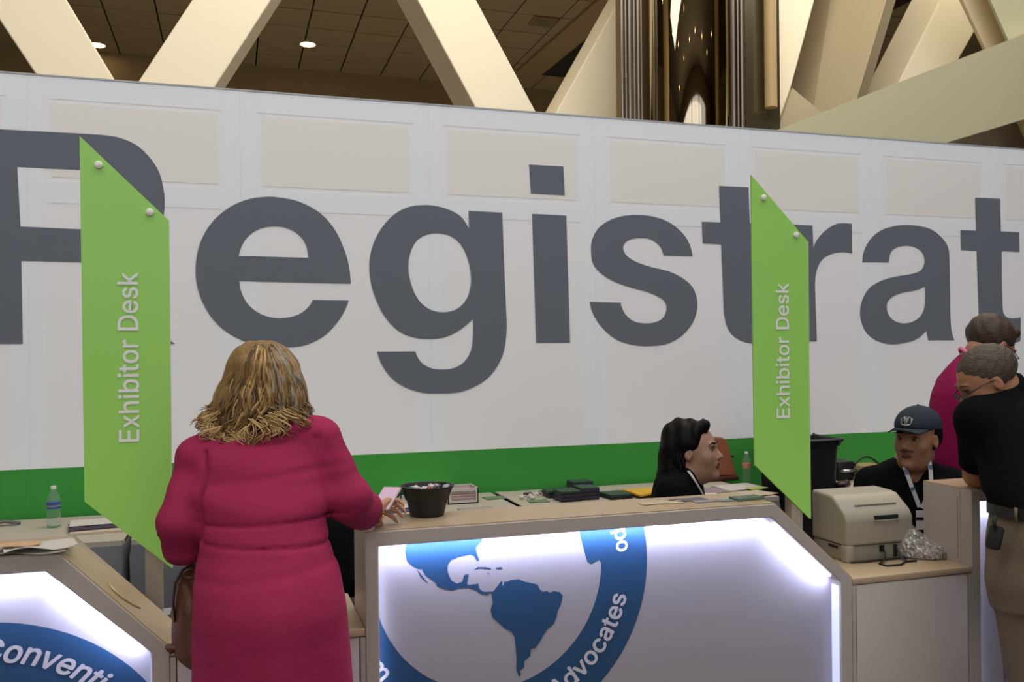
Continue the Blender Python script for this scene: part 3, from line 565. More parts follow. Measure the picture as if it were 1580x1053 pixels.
strut('slanted_beam', 2.6, [(1154, 0), (1102, 197)], [(1257, 0), (1204, 197)], .4, 'narrow cream beam face just right of the steel column')
strut('slanted_beam', 3.3, [(1256, 0), (1203, 200)], [(1368, 0), (1322, 153)], .45, 'broad cream beam painted as shaded right of the steel column', m=M_cream_shade, Yr=2.35, ex=.42)
strut('slanted_beam', 3.0, [(1451, 0), (1387, 127)], [(1531, 0), (1470, 108)], .6, 'bright cream beam rising from the sloping parapet near the top right corner')
strut('slanted_beam', 2.25, [(1486, 0), (1533, 100)], [(1530, 0), (1577, 100)], .05, 'thin beige beam leaning left behind the bright beam at top right', m=mat('beige_light', 'd9c6a4', .75))
# sloping parapet and the wall above it
def slab(name, pix, Ys, t, m, label, kind=None, cat='beam'):
    o = MB().prism([atY(x, y, Yq) for (x, y), Yq in zip(pix, Ys)], (0, t, 0)).build(name, m)
    return tag(o, label, cat, kind=kind)
pl = lambda x: 2.2 - (x - 1200) / 400 * 0.9
pp = [(1196, 202), (1266, 174), (1387, 127), (1556, 62), (2200, -180), (2200, -3), (1458, 221), (1380, 250), (1196, 262)]
slab('sloping_parapet', pp, [1.8] * 9, .2, M_cream2, 'grey-green sloping parapet band running up to the right edge', cat='parapet')
slab('upper_panel', [(1498, -66), (1528, 0), (1556, 62), (2200, -180), (2200, -300), (1498, -300)], [2.02] * 6, .03, M_cream2, 'flat grey-green wall panel in the top right corner', cat='panel')
cpn = slab('crease_panel', [(1223, 136), (1268, 174), (1200, 202)], [2.3] * 3, .05, mat('dull_plaster', 'b0a284', .8), 'small dull triangular facet at the foot of the broad shaded beam', cat='panel')
del cpn['label'], cpn['category']; spp = bpy.data.objects['sloping_parapet']; cpn.parent = spp
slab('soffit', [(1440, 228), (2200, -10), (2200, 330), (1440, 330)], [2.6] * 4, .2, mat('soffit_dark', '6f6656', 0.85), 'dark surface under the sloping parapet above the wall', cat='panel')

# polished steel column with its fins
cc = empty('steel_column', atZ(1056, 190, 0) * 0 + np.array([*atY(1056, 190, 2.3)[:2], 0]), 'polished steel column with vertical fins reflecting ceiling lights', 'column')
c0 = atY(1056, 100, 2.3); Dc = (c0 - CAM) @ F3; rc = 72 / FPX * Dc
MB().lathe([(rc, 0), (rc, 9.5)], (c0[0], c0[1], 0), n=96).build('mirror_drum', M_steel, cc, smooth=True, ang=40)
M_fin = mat('steel_fin', '8f8578', 0.28, metal=1.0)
def fin(px, r, Y=2.15):
    p = atY(px, 150, Y); MB().lathe([(r, 0), (r, 9.5)], (p[0], p[1], 0), n=16).build('fin', M_fin, cc, smooth=True, ang=40)
for px, r in ((960, .021), (966, .013), (972, .02), (979, .013), (985, .018), (990, .010), (1122, .018), (1127, .010), (1132, .022), (1139, .014), (1145, .02)): fin(px, r)
p1, p2 = atY(955, 100, 2.3), atY(994, 100, 2.3); box('backing_plate', (p1[0], p1[1] + .02, 0), (p2[0], p1[1] + .06, 9.5), M_fascia, cc)
p1, p2 = atY(1114, 100, 2.3), atY(1150, 100, 2.3); box('backing_plate', (p1[0], p1[1] + .02, 0), (p2[0], p1[1] + .06, 9.5), mat('plate_dark', '55503f', 0.3, metal=0.8), cc)
p1, p2 = atY(1150, 100, 2.1), atY(1203, 100, 2.1)
M_st2 = mat('satin_steel', '8a8168', 0.22, metal=0.9)
sc2 = empty('satin_column', (*((p1 + p2) / 2)[:2], 0), 'satin beige metal column edge standing beside the steel column', 'column')
MB().prism([(p1[0], p1[1], 0), (p2[0], p2[1], 0), (p2[0], p2[1] + .3, 0), (p1[0], p1[1] + .3, 0)], (0, 0, 9.5)).build('plate', M_st2, sc2)
q = atY(1189, 100, 2.02); MB().lathe([(.055, float(atY(1189, 165, 2.0)[2])), (.055, 9.5)], (q[0], q[1], 0), n=24).build('post_reflection', mat('tan_reflection', 'b59a6c', .5), sc2, smooth=True, ang=40)  # solid stand-in for a tan column's reflection in the plate

# ---------------------------------------------------------------- the long printed wall
WZ0, WZ1 = 0.0, 2.948
pw = empty('wall_printed', (2, 0, 0), kind='structure')
seams = [-4.0, -3.0, -1.96, -.95, .057, 1.067, 2.07, 3.06, 4.062, 5.07, 6.08, 7.09, 8.1]
for a, b in zip(seams, seams[1:]):
    box('wall_module', (a + .0001, 0, 1.0), (b - .0001, .10, WZ1), M_wallw, pw)
    box('green_band', (a + .0001, 0, 0), (b - .0001, .10, 1.0), M_green, pw)
    # frames lit through the stretched fabric: that light painted as paler borders, slightly proud
    fr = MB()
    for x0, x1 in ((a + .003, a + .07), (b - .09, b - .003)): fr.box((x0, -.0012, 1.0), (x1, 0, WZ1))
    fr.box((a + .09, -.0012, WZ1 - .11), (b - .09, 0, WZ1)).box((a + .09, -.0012, 2.32), (b - .09, 0, 2.43))
    fr.build('frame_light_bands', M_wallv, pw)
    box('upper_light_inset', (a + .11, -.0012, 2.45), (b - .11, 0, WZ1 - .13), M_inset, pw)  # upper panes of the fabric, painted with the warmer light
tp = MB().box((-4, -.004, WZ1), (8.1, .104, WZ1 + .008)); tp.build('top_rail', mat('wall_rail', 'a9acb0', .5), pw)
def wfn(x, z, w): return (x, -.003 + w, z)
for key, loops in LET.items():
    fill('letter_t' if key == 't2' else 'letter_' + key, [[(x / 1000, z / 1000) for x, z in spline(l)] for l in loops], wfn, M_grey, pw)
# continuation of the word past the frame
ix = 5.50
fill('letter_i', [[(ix, 2.36), (ix + .2, 2.36), (ix + .21, 1.62), (ix + .01, 1.62)], [(ix, 2.64), (ix + .2, 2.64), (ix + .2, 2.47), (ix, 2.47)]], wfn, M_grey, pw)
ell = lambda cx, cz, rx, rz: [(cx + rx * math.cos(t * math.pi / 24), cz + rz * math.sin(t * math.pi / 24)) for t in range(48)]
fill('letter_o', [ell(6.22, 1.99, .39, .39), ell(6.22, 1.99, .19, .25)], wfn, M_grey, pw)
nx = 6.78
fill('letter_n', [[(nx, 1.62), (nx, 2.36), (nx + .19, 2.36), (nx + .19, 2.26), (nx + .27, 2.34), (nx + .37, 2.375), (nx + .5, 2.37), (nx + .6, 2.3), (nx + .64, 2.18), (nx + .64, 1.62), (nx + .44, 1.62), (nx + .44, 2.08), (nx + .42, 2.17), (nx + .34, 2.21), (nx + .25, 2.18), (nx + .2, 2.08), (nx + .2, 1.62)]], wfn, M_grey, pw)

# ---------------------------------------------------------------- back tables
def back_table(x0, x1, label):
    y0, y1 = -.72, -.04
    t = empty('folding_table', ((x0 + x1) / 2, (y0 + y1) / 2, 0), label, 'table', 'tables along the printed wall')
    MB().box((x0, y0, .735), (x1, y1, .755), .004).build('tabletop', M_clothtop, t)
    for x in (x0 + .1, x1 - .1):
        for y in (y0 + .08, y1 - .08):
            MB().lathe([(.013, .0), (.013, .735)], (x, y, 0), n=10).build('leg', M_chrome, t, smooth=True, ang=40)
    return t
def skirt(x0, x1, label, seed):
    x0 += .006; x1 -= .006
    """a cloth: flat top, dropping at the front and both ends with pleats"""
    y0, y1 = -.725, -.035; rnd = random.Random(seed)
    bm = bmesh.new(); per = []
    n = 90
    path = [(x0, y1)] + [(x0, y1 + (y0 - y1) * k / 20) for k in range(1, 20)] + [(x0 + (x1 - x0) * k / n, y0) for k in range(n + 1)] + [(x1, y0 + (y1 - y0) * k / 20) for k in range(1, 21)]
    rows = []
    ph = rnd.random() * 6
    for h, z in enumerate((.758, .757, .735, .68, .58, .45, .3, .15, .04)):
        row = []
        for i, (x, y) in enumerate(path):
            amp = 0 if h < 3 else .004 + .028 * (h - 2) / 6
            wv = math.sin(i * .55 + ph) * .6 + math.sin(i * .23 + ph * 2) * .5 + math.sin(i * 1.3) * .2
            dx = -1 if x == x0 else (1 if x == x1 else 0); dy = -1 if y == y0 else 0
            off = (amp if dy else amp * .2) * wv + (.0 if h == 0 else .006) + (0 if h < 3 else .012)
            row.append(bm.verts.new((x + dx * off, y + dy * off, z)))
        rows.append(row)
    for a, b in zip(rows, rows[1:]):
        for i in range(len(path) - 1): bm.faces.new([a[i], a[i + 1], b[i + 1], b[i]])
    bm.faces.new(rows[0])
    me = bpy.data.meshes.new('tablecloth'); bm.to_mesh(me); bm.free()
    for p in me.polygons: p.material_index = 1 if p.index >= (len(rows) - 1) * (len(path) - 1) or p.index < 2 * (len(path) - 1) else 0
    o = link('tablecloth', me, [M_cloth, M_clothtop], None, True)
    me.set_sharp_from_angle(angle=math.radians(50))
    tag(o, label, 'tablecloth', 'pleated cloths over the back tables')
back_table(-2.28, -.45, 'folding table under pleated cloth at the far left, below the water bottle')
skirt(-2.28, -.45, 'grey pleated cloth at the far left, under the blue-labelled water bottle', 1)
back_table(-.42, 1.40, 'folding table behind the pink-dressed woman, holding the white card box')
skirt(-.42, 1.40, 'grey pleated cloth behind the woman in pink, under the white card box', 2)
back_table(1.43, 2.83, 'folding table behind the dark-haired woman, holding badge stacks')
skirt(1.43, 2.83, 'grey pleated cloth under the badge stacks and yellow envelope', 3)
back_table(3.38, 5.2, 'folding table behind the capped man, holding the wicker box')
skirt(3.38, 5.2, 'grey pleated cloth behind the capped man, under the wicker box', 4)
TZ = .7585

# ---------------------------------------------------------------- counters
KF, KB = -2.5, -2.28
def kiosk(x0, x1, cdx, label, inner_cdx, cl_):
    H, cz = 1.07, .812
    t = empty('lit_counter', ((x0 + x1) / 2, (KF + KB) / 2, 0), label, 'counter', 'backlit registration counters')
    out = [(x0, 0), (x0, H), (x1 - cdx, H), (x1, cz), (x1, 0)]
    xi0, xi1 = x0 + .037, x1 - .044
    inn = [(xi0, .05), (xi0, 1.029), (xi1 - inner_cdx, 1.029), (xi1, .806), (xi1, .05)]
    V = lambda L, y: [(x, y, z) for x, z in L]
    MB().prism(V(out, KF + .05), (0, KB - KF - .05 - .0, 0)).build('carcass', M_lam, t)
    o = MB().ring_prism(V(out, KF), V(inn, KF), (0, .05, 0)).build('front_frame', M_lam, t)
    bv = o.modifiers.new('edge', 'BEVEL'); bv.width = .003; bv.segments = 2; bv.limit_method = 'ANGLE'
    # pale top skin over flat top and slope
    th_ = .003
    nx_ = Vector((cdx, 0, -(H - cz))); nrm = Vector((H - cz, 0, cdx)).normalized() * th_
    MB().prism([(x0, KF + .004, H), (x1 - cdx, KF + .004, H), (x1 - cdx, KB, H), (x0, KB, H)], (0, 0, th_)).build('top_skin', M_lamtop, t)
    a = Vector((x1 - cdx, KF + .004, H)); b = Vector((x1, KF + .004, cz)); c = Vector((x1, KB, cz)); d = Vector((x1 - cdx, KB, H))
    MB().prism([a, b, c, d], nrm).build('slope_skin', M_lamtop, t)
    pan = MB().prism(V([(x, z) for x, z in inn], KF + .046), (0, .003, 0)).build('graphic_panel', M_panel, t)
    # led strips in the reveal
    zt = 1.029
    MB().box((xi0 + .01, KF + .030, zt - .004), (xi1 - inner_cdx - .015, KF + .040, zt - .001)).build('led_strip', M_led, t)
    s0 = Vector((xi1 - inner_cdx + .03, KF + .03, zt - .030)); s1 = Vector((xi1 - .012, KF + .03, .806 + .007)); dn = Vector((-(zt - .806), 0, -inner_cdx)).normalized() * .003
    s0 = Vector((xi1 - inner_cdx, KF + .03, zt)) * .88 + Vector((xi1, KF + .03, .806)) * .12
    s1 = Vector((xi1 - inner_cdx, KF + .03, zt)) * .06 + Vector((xi1, KF + .03, .806)) * .94
    MB().prism([s0 + dn * .5, s1 + dn * .5, s1 + dn * 1.5, s0 + dn * 1.5], (0, .01, 0)).build('led_strip', M_led, t)
    MB().box((xi1 - .0015, KF + .008, .06), (xi1 - .0005, KF + .045, .79)).build('led_edge', M_ledlow, t)
    # the strips' own light
    def led(loc, tgt, sx, sy, pw, rot_to=None):
        l = bpy.data.lights.new('led', 'AREA'); l.shape = 'RECTANGLE'; l.size = sx; l.size_y = sy; l.energy = pw; l.color = (.60, .66, 1.0)
        o = bpy.data.objects.new('led', l); C.objects.link(o)
        z = -(Vector(tgt) - Vector(loc)).normalized(); x = Vector(rot_to).normalized(); y = z.cross(x).normalized(); x = y.cross(z)
        m = Matrix((x, y, z)).transposed().to_4x4(); m.translation = Vector(loc)
        o.matrix_world = m; o.parent = t; o.matrix_parent_inverse = world(t).inverted()
    L = xi1 - inner_cdx - xi0
    xm = (xi0 + xi1 - inner_cdx) / 2
    led((xm, KF + .020, zt - .006), (xm, KF + .045, zt - .11), L - .03, .006, 4.2 * L, (1, 0, 0))
    m_ = (s0 + s1) / 2 + dn * 2; dv = (s1 - s0)
    led(m_ - Vector((0, .008, 0)), m_ + Vector((dn.x, 0, dn.z)) * 30 + Vector((0, .020, 0)), dv.length, .006, 4.4 * dv.length, dv)
    led((xi0 + .004, KF + .03, .6), (xi0 + .08, KF + .046, .6), .8, .006, .25, (0, 0, 1))
    return t, inn
def clip_poly(L, inn):
    """clip a closed outline (u, z) against the convex panel outline"""
    P = L
    n = len(inn); s = 1 if area2(inn) > 0 else -1
    for i in range(n):
        a, b = inn[i], inn[(i + 1) % n]; out = []
        side = lambda p: s * ((b[0] - a[0]) * (p[1] - a[1]) - (b[1] - a[1]) * (p[0] - a[0]))
        for j in range(len(P)):
            p, q = P[j], P[(j + 1) % len(P)]; sp, sq = side(p), side(q)
            if sp >= 0: out.append(p)
            if (sp >= 0) != (sq >= 0):
                t = sp / (sp - sq); out.append((p[0] + (q[0] - p[0]) * t, p[1] + (q[1] - p[1]) * t))
        P = out
        if len(P) < 3: return None
    return P
def ring(t, inn, cx, cz, r1, r2):
    """ring of convex wedges clipped to the panel, joined"""
    bm = bmesh.new(); n = 120; yy = KF + .0455
    for k in range(n):
        a0, a1 = 2 * math.pi * k / n, 2 * math.pi * (k + 1) / n
        w = [(cx + r * math.cos(a), cz + r * math.sin(a)) for r, a in ((r1, a0), (r2, a0), (r2, a1), (r1, a1))]
        w = clip_poly(w, inn)
        if w: bm.faces.new([bm.verts.new((x, yy, z)) for x, z in w])
    bmesh.ops.remove_doubles(bm, verts=bm.verts, dist=1e-5)
    me = bpy.data.meshes.new('ring_print'); bm.to_mesh(me); bm.free(); return link('ring_print', me, M_blue, t)
def arc_text(t, txt, cx, cz, r, a_start, em, bold, clockwise, slant=0.0, space=0.0, yy=KF + .0448):
    """r = baseline radius. counter-clockwise text has its letter tops to the centre"""
    for_u = {}
    u = 0.0
    for ch in txt:
        if ch == ' ': u += .2 + space; continue
        adv, parts = glyph_parts(ch)
        mid = (u + adv / 2) * em
        if clockwise:
            a = a_start - mid / r; ex = (math.sin(a), -math.cos(a)); ey = (math.cos(a), math.sin(a))
        else:
            a = a_start + mid / r; ex = (-math.sin(a), math.cos(a)); ey = (-math.cos(a), -math.sin(a))
        bx, bz = cx + r * math.cos(a), cz + r * math.sin(a)
        def fn(x, y, z, bx=bx, bz=bz, ex=ex, ey=ey, adv=adv):
            q = (x + slant * y - adv / 2) * em; w = y * em
            return (bx + ex[0] * q + ey[0] * w, yy, bz + ex[1] * q + ey[1] * w)
        obs = [fill('letter', p, lambda x, y, z, dx=dx, dy=dy: fn(x + dx, y + dy, z), M_txt, None) for p in parts for dx, dy in shifts(bold)]
        for i, o in enumerate(obs):
            for v in o.data.vertices: v.co.y -= i * .00006
        join_meshes('letter', obs, t)
        u += adv + space
    return u
# middle counter with the map
t2, in2 = kiosk(.339, 1.901, .285, 'backlit white counter with a blue map of the Americas in a ring', .254, 0)
cx, cz = .707, .925
ring(t2, in2, cx, cz, .3395, .490)
yy = KF + .0453
for key in ('north', 'south', 'cuba', 'hisp', 'jam', 'baja', 'africa'):
    for l in MAP[key]:
        P = [(l[i] / 1000, min(l[i + 1] / 1000, 1.0285)) for i in range(0, len(l), 3)]
        nm = {'north': 'north_america', 'south': 'south_america', 'africa': 'africa_bulge'}.get(key, 'island')
        fill(nm, [P], lambda x, z, w: (x, yy, z), M_blue, t2)
AE = .106; arc_text(t2, 'Advocates', cx, cz, .434, math.radians(-16.5) - (text_len('Advocates', .015) - .19) * AE / .434, AE, .016, False, space=.015)
arc_text(t2, 'od', cx, cz, .426, math.radians(3.4), .09, .014, False, space=.0)
arc_text(t2, 'm', cx, cz, .432, math.radians(213), .106, .016, False)
# left counter
t1, in1 = kiosk(-1.717, -.155, .250, 'backlit white counter at the left edge with part of a blue ring', .236, 0)
c1x, c1z = -.602, .412
ring(t1, in1, c1x, c1z, .335, .495)
arc_text(t1, 'Conventi', c1x, c1z, .400, math.radians(78.8) + .7 * .104 / .4, .104, .018, True, slant=.2, space=-.02)
# right counter
t3, in3 = kiosk(2.385, 3.945, .285, 'backlit white counter at the right edge, under the black-shirted man', .254, 0)
ring(t3, in3, 3.052, .45, .3395, .490)
fill('map_print', [[(2.85, .35), (2.95, .55), (3.2, .6), (3.3, .45), (3.15, .3), (3.1, .15), (3.0, .2)]], lambda x, z, w: (x, yy, z), M_blue, t3)
MB().box((2.3845, -2.44, .83), (2.386, -2.436, 1.04)).build('side_seam', mat('seam_shadow', '8d867c', .6), t3)

def low_counter(x0, x1, label):
    t = empty('low_counter', ((x0 + x1) / 2, -2.31, 0), label, 'counter', 'low counters between the lit counters')
    x0 += .001; x1 -= .001
    MB().box((x0, -2.478, 0), (x1, -2.13, .79)).build('carcass', M_lam, t)
    box('front_panel', (x0 + .016, KF + .002, .03), (x1 - .016, -2.478, .788), M_lam, t, .002)
    for a, b in ((x0, x0 + .013), (x1 - .013, x1)): box('edge_strip', (a, KF + .001, 0), (b, -2.478, .788), M_lam, t)
    box('worktop', (x0, KF, .791), (x1, -2.12, .811), M_lamtop, t, .002)
    return t
low_counter(-.155, .339, 'low white counter in front of which the woman in pink stands')
low_counter(1.901, 2.385, 'low white counter holding the label printer')

# ---------------------------------------------------------------- hanging signs on posts
def sign(x0, label, plabel):
    y = -2.2; w = .228
    post = empty('sign_post', (x0 + .19, -2.17, 0), plabel, 'post', 'white posts behind the green signs')
    px0 = x0 + .156
    box('upright', (px0, y + .007, .8115), (px0 + .046, y + .05, 1.93), mat('post_white', 'b0a898', .5), post, .003)
    box('foot_plate', (px0 - .02, y - .005, .8112), (px0 + .066, y + .07, .817), M_chrome, post)
    t = empty('hanging_sign', (x0 + w / 2, y, .95), label, 'sign', 'lime exhibitor desk signs')
    pts = [(x0, y, 2.163), (x0 + w, y, 1.938), (x0 + w, y, .947), (x0 + .003, y, 1.150)]
    o = MB().prism(pts, (0, .006, 0)).build('board', M_lime, t)
    MB().prism([(x0 + w, y - .0003, 1.938), (x0 + w + .0025, y - .0003, 1.936), (x0 + w + .0025, y - .0003, .95), (x0 + w, y - .0003, .947)], (0, .006, 0)).build('pale_edge', mat('acrylic_edge', 'c6dcae', .3), t)
    for cx_, cz_ in ((x0 + .048, 2.085), (x0 + .179, 1.958)):
        MB().lathe([(0, 0), (.008, 0), (.0105, .002), (.0105, .008), (0, .008)], (cx_, y - .008, cz_), n=20, axis=(0, 1, 0)).build('standoff_cap', mat('cap_white', 'f2f0e8', .3), t, smooth=True, ang=40)
        MB().lathe([(.004, 0), (.004, .03)], (cx_, y + .006, cz_), n=8, axis=(0, 1, 0)).build('standoff_rod', M_chrome, t)
    box('back_rail', (x0 + .02, y + .007, 1.88), (x0 + .21, y + .012, 1.90), M_chrome, t)
    # lettering reads upward, tops to the left
    s = SIGN_EM; base = x0 + .145; z0 = 1.306
    text('Exhibitor Desk', lambda x, yv, z, u: (base - yv * s, y - .0012, z0 + (x + u) * s), M_white, t, bold=.010, space=.0)
    return t
SIGN_EM = (1.781 - 1.300) / text_len('Exhibitor Desk')
sign(-.394, 'lime green slanted exhibitor desk sign hanging at the left, beside the blonde woman', 'slim white post behind the left lime sign')
sign(1.735, 'lime green slanted exhibitor desk sign hanging over the label printer', 'slim white post behind the right lime sign')

# ---------------------------------------------------------------- people
def v3(p): return np.array(p, float)
def nrm(v): v = v3(v); return v / np.linalg.norm(v)
class Head:
    def __init__(s, c, f, u, sc=1.0):
        s.c = v3(c); s.f = nrm(f); u = v3(u); s.u = nrm(u - s.f * (u @ s.f)); s.r = np.cross(s.f, s.u); s.s = sc
    def L(s, x, y, z): return s.c + (s.r * x + s.f * y + s.u * z) * s.s
    @property
    def ax(s): return (s.r, s.f, s.u)
    def local(s, P): q = (P - s.c) / s.s; return np.stack([q @ s.r, q @ s.f, q @ s.u], 1)
    def ell(s, F, c, r, k=.02, op='add'): F.ell(s.L(*c), [x * s.s for x in r], s.ax, k * s.s, op)
    def cap(s, F, a, b, ra, rb, k=.012, op='add'): F.cap(s.L(*a), s.L(*b), ra * s.s, rb * s.s, k * s.s, op)
    def build(s, F, full=0.0, beard=0.0):
        E, K = s.ell, s.cap
        E(F, (0, -.018, .038), (.076, .098, .085), .01)
        E(F, (0, .028, -.012), (.063, .066, .088), .04)
        E(F, (0, .037, -.064), (.049 + full * .014, .054 + full * .006, .05), .035)
        E(F, (0, .086, -.100), (.020, .016, .015), .022)
        if full: E(F, (0, .03, -.100), (.040, .040, .024), .04)
        for q in (-1, 1):
            E(F, (q * .036, .062, -.022), (.024, .022, .022), .03)
            E(F, (q * .031, .094, .014), (.018, .012, .011), .016, 'sub')
            E(F, (q * .031, .074, .012), (.015, .014, .013), .006)
            # ear: rim, lobe and hollow
            E(F, (q * .077, -.004, -.004), (.008, .017, .030), .006)
            E(F, (q * .085, .002, .001), (.006, .009, .016), .006, 'sub')
            K(F, (q * .040, .085, .030), (q * .014, .090, .026), .007, .006, .015)
            E(F, (q * .011, .098, -.028), (.009, .010, .008), .010)
        K(F, (0, .084, .018), (0, .113, -.024), .0080, .0105, .010)
        E(F, (0, .090, -.052), (.022, .013, .012), .015)
        E(F, (0, .099, -.051), (.020, .0075, .0050), .005)
        E(F, (0, .097, -.062), (.018, .0080, .0058), .005)
        E(F, (0, .106, -.0565), (.018, .006, .0018), .002, 'sub')
    def eyes(s, parent, brow_m, iris='2a1a10', shut=False):
        for q in (-1, 1):
            b = MB().ball(s.L(q * .031, .0765, .012), .0135 * s.s, seg=16)
            o = b.build('eyeball', mat('eye_white', '8e8780', .3), parent, smooth=True)
            g = s.L(q * .031, .0765 + .0118, .0115)
            q4 = Vector(s.f).to_track_quat('Z', 'Y').to_matrix()
            MB().lathe([(0, .0022), (.0035, .0018), (.0078, 0), (0, -.003)], g, n=14, axis=s.f).build('iris', mat('iris_' + iris, iris, .15), o, smooth=True)
            # upper lid with lashes
            MB().tube([s.L(q * .046, .080, .014), s.L(q * .038, .0885, .0205), s.L(q * .030, .0915, .0215), s.L(q * .019, .088, .0165)], [.0015, .0028, .0028, .0015], 6).build('lashes', mat('lash', '140e0c', .6), parent, smooth=True)
            MB().tube([s.L(q * .052, .078, .030), s.L(q * .040, .090, .0375), s.L(q * .026, .096, .0365), s.L(q * .014, .097, .032)], [.0015, .0038, .0042, .003], 6, flat=.7).build('eyebrow', brow_m, parent, smooth=True)
def hand(F, wrist, d, n, side, s=1.0, curl=0.5, spread=.12):
    """d: towards the fingers, n: out of the back of the hand, side: +1 thumb on the n x d side"""
    d = nrm(d); n = nrm(v3(n) - d * (v3(n) @ d)); w = np.cross(n, d) * side; W_ = v3(wrist)
    F.cap(W_, W_ + d * .03 * s, .024 * s, .028 * s, .02, fdir=n, q=.7)
    F.ell(W_ + d * .055 * s, (.042 * s, .048 * s, .017 * s), (w, d, n), .015)
    for i, (o, L) in enumerate(((.029, .070), (.010, .078), (-.010, .073), (-.028, .058))):
        b = W_ + (d * (.088 - .004 * abs(i - 1)) + w * o) * s
        a1 = curl * .6; dd = nrm(d + w * (1.2 - i) * spread)
        p1 = b + (dd * math.cos(a1) - n * math.sin(a1)) * L * .5 * s
        a2 = curl * 1.5; p2 = p1 + (dd * math.cos(a2) - n * math.sin(a2)) * L * .30 * s
        a3 = curl * 2.2; p3 = p2 + (dd * math.cos(a3) - n * math.sin(a3)) * L * .24 * s
        r = (.0088 - (i == 3) * .0012) * s
        F.cap(b - d * .02 * s, b, r, r, .008); F.cap(b, p1, r, r * .92, .003); F.cap(p1, p2, r * .92, r * .86, .002); F.cap(p2, p3, r * .86, r * .75, .002)
    t0 = W_ + (d * .025 + w * .026) * s; t1 = t0 + nrm(d * .75 + w * .65 - n * .35) * .042 * s; t2 = t1 + nrm(d * .95 + w * .15 - n * .3) * .032 * s
    F.cap(t0, t1, .0135 * s, .0105 * s, .012); F.cap(t1, t2, .0105 * s, .0085 * s, .003)
def rows_px(L):
    out = []
    for py, l, r, D, ry in L:
        p = atD((l + r) / 2, py, D); out.append((p[2], p[0], p[1], (r - l) / 2 * D / FPX, ry))
    return sorted(out)
def foot(F, ank, d, g=0.0, k=.03):
    a = v3(ank); d = nrm(d)
    F.cap(a, a + U3 * -.05, .04 + g, .04 + g, k); F.cap([a[0], a[1], .045], v3([a[0], a[1], .035]) + d * .15, .038 + g, .030 + g, k)
SK = lambda n, c: mat('skin_' + n, c, .5, var=.08, scale=14, spec=.35)

# ============ the woman in pink ====================================================
M_pink = mat('pink_cotton', '9c2a50', .82, var=.05, scale=9, bump=.4, bscale=5, bd=.03, stretch=(1, 1, 1.6), spec=.15)
M_pinkd = mat('pink_cotton_tab', '8c2046', .8, spec=.2)
P1R = rows_px([(632, 385, 450, 2.25, .055), (648, 362, 480, 2.24, .07), (668, 330, 496, 2.22, .095), (700, 304, 508, 2.2, .12), (745, 298, 514, 2.17, .13), (780, 302, 510, 2.14, .125), (806, 309, 503, 2.12, .12), (830, 310, 506, 2.11, .125),
               (880, 305, 521, 2.09, .145), (945, 302, 533, 2.07, .16), (1053, 303, 540, 2.07, .16), (1180, 298, 548, 2.07, .165), (1240, 292, 556, 2.07, .17)])
c1 = atD(420, 1000, 2.08)
woman = empty('person', (c1[0], c1[1], 0), 'blonde person in a bright pink dress seen from behind, leaning on the counter', 'person')
S1 = SK('warm', 'b98a72')
sR, eR, wR = atD(487, 681, 2.20), atD(535, 768, 2.19), atD(574, 794, 2.40)
sL, eL, wL = atD(312, 708, 2.19), atD(281, 806, 2.12), atD(300, 868, 2.24)
h1 = Head(atD(407, 603, 2.31), F3 * .85 - U3 * .5, U3, 1.0)
B = Field([c1[0] - .42, c1[1] - .32, -.01], [c1[0] + .42, c1[1] + .52, 1.62], .0062)
P1in = [r for r in P1R if r[0] > .82]
B.loft(P1in, grow=-.016, k=.02)
B.cap(atD(412, 655, 2.25), h1.L(0, -.035, -.03), .052, .05, .03)
h1.build(B)
for a, b, c in ((sR, eR, wR), (sL, eL, wL)):
    B.cap(a, b, .048, .042, .03); B.cap(b, c, .042, .026, .02)
hand(B, wR, atD(604, 776, 2.50) - wR, U3 * .35 - R3 * .75 - F3 * .5, 1, .88, .85)
hand(B, wL, F3 * .8 - U3 * .5 + R3 * .3, U3, 1, .95, .8)
for q in (-1, 1):
    hp = c1 + R3 * q * .085; hp[2] = .85; kn = hp.copy(); kn[2] = .48; kn += F3 * .01; an = c1 + R3 * q * .08; an[2] = .09
    B.cap(hp, kn, .085, .058, .04); B.cap(kn, kn * .45 + an * .55 + U3 * .05 - F3 * .012, .056, .054, .03); B.cap(kn * .45 + an * .55, an, .050, .036, .03)
    foot(B, an, F3)
B.mesh('body', S1, woman)
Dm = Field([c1[0] - .42, c1[1] - .32, .35], [c1[0] + .42, c1[1] + .36, 1.5], .0058)
Dm.loft(P1R, k=.02)
Dm.cap(sR, eR, .053, .056, .022); Dm.cap(eR, atD(551, 784, 2.27), .056, .051, .02)
Dm.cap(sL, eL, .054, .055, .022); Dm.cap(eL, atD(284, 836, 2.15), .055, .052, .02)
Dm.cap(atD(415, 668, 2.22), sR, .06, .053, .04); Dm.cap(atD(395, 672, 2.22), sL, .06, .054, .04)
Dm.cut(U3, atD(410, 631, 2.25), .01)
w1 = wob(4, [(12, 12, 75), (22, 22, 48), (30, 30, 95)], .0050); w2 = wob(9, [(28, 28, 8), (52, 52, 6)], .0075)
zw = atD(400, 815, 2.1)[2]
def fold(X, Y, Z):
    up = 1 / (1 + np.exp(-(Z - zw) / .03))
    return up * w1(X, Y, Z) + (1 - up) * w2(X, Y, Z) * np.clip((zw - Z) / .3, 0, 1.5) + (1 - up) * w1(X * .7, Y, Z * .8) * .7 * np.exp(-((Z - zw + .1) / .1) ** 2)
Dm.warp(fold)
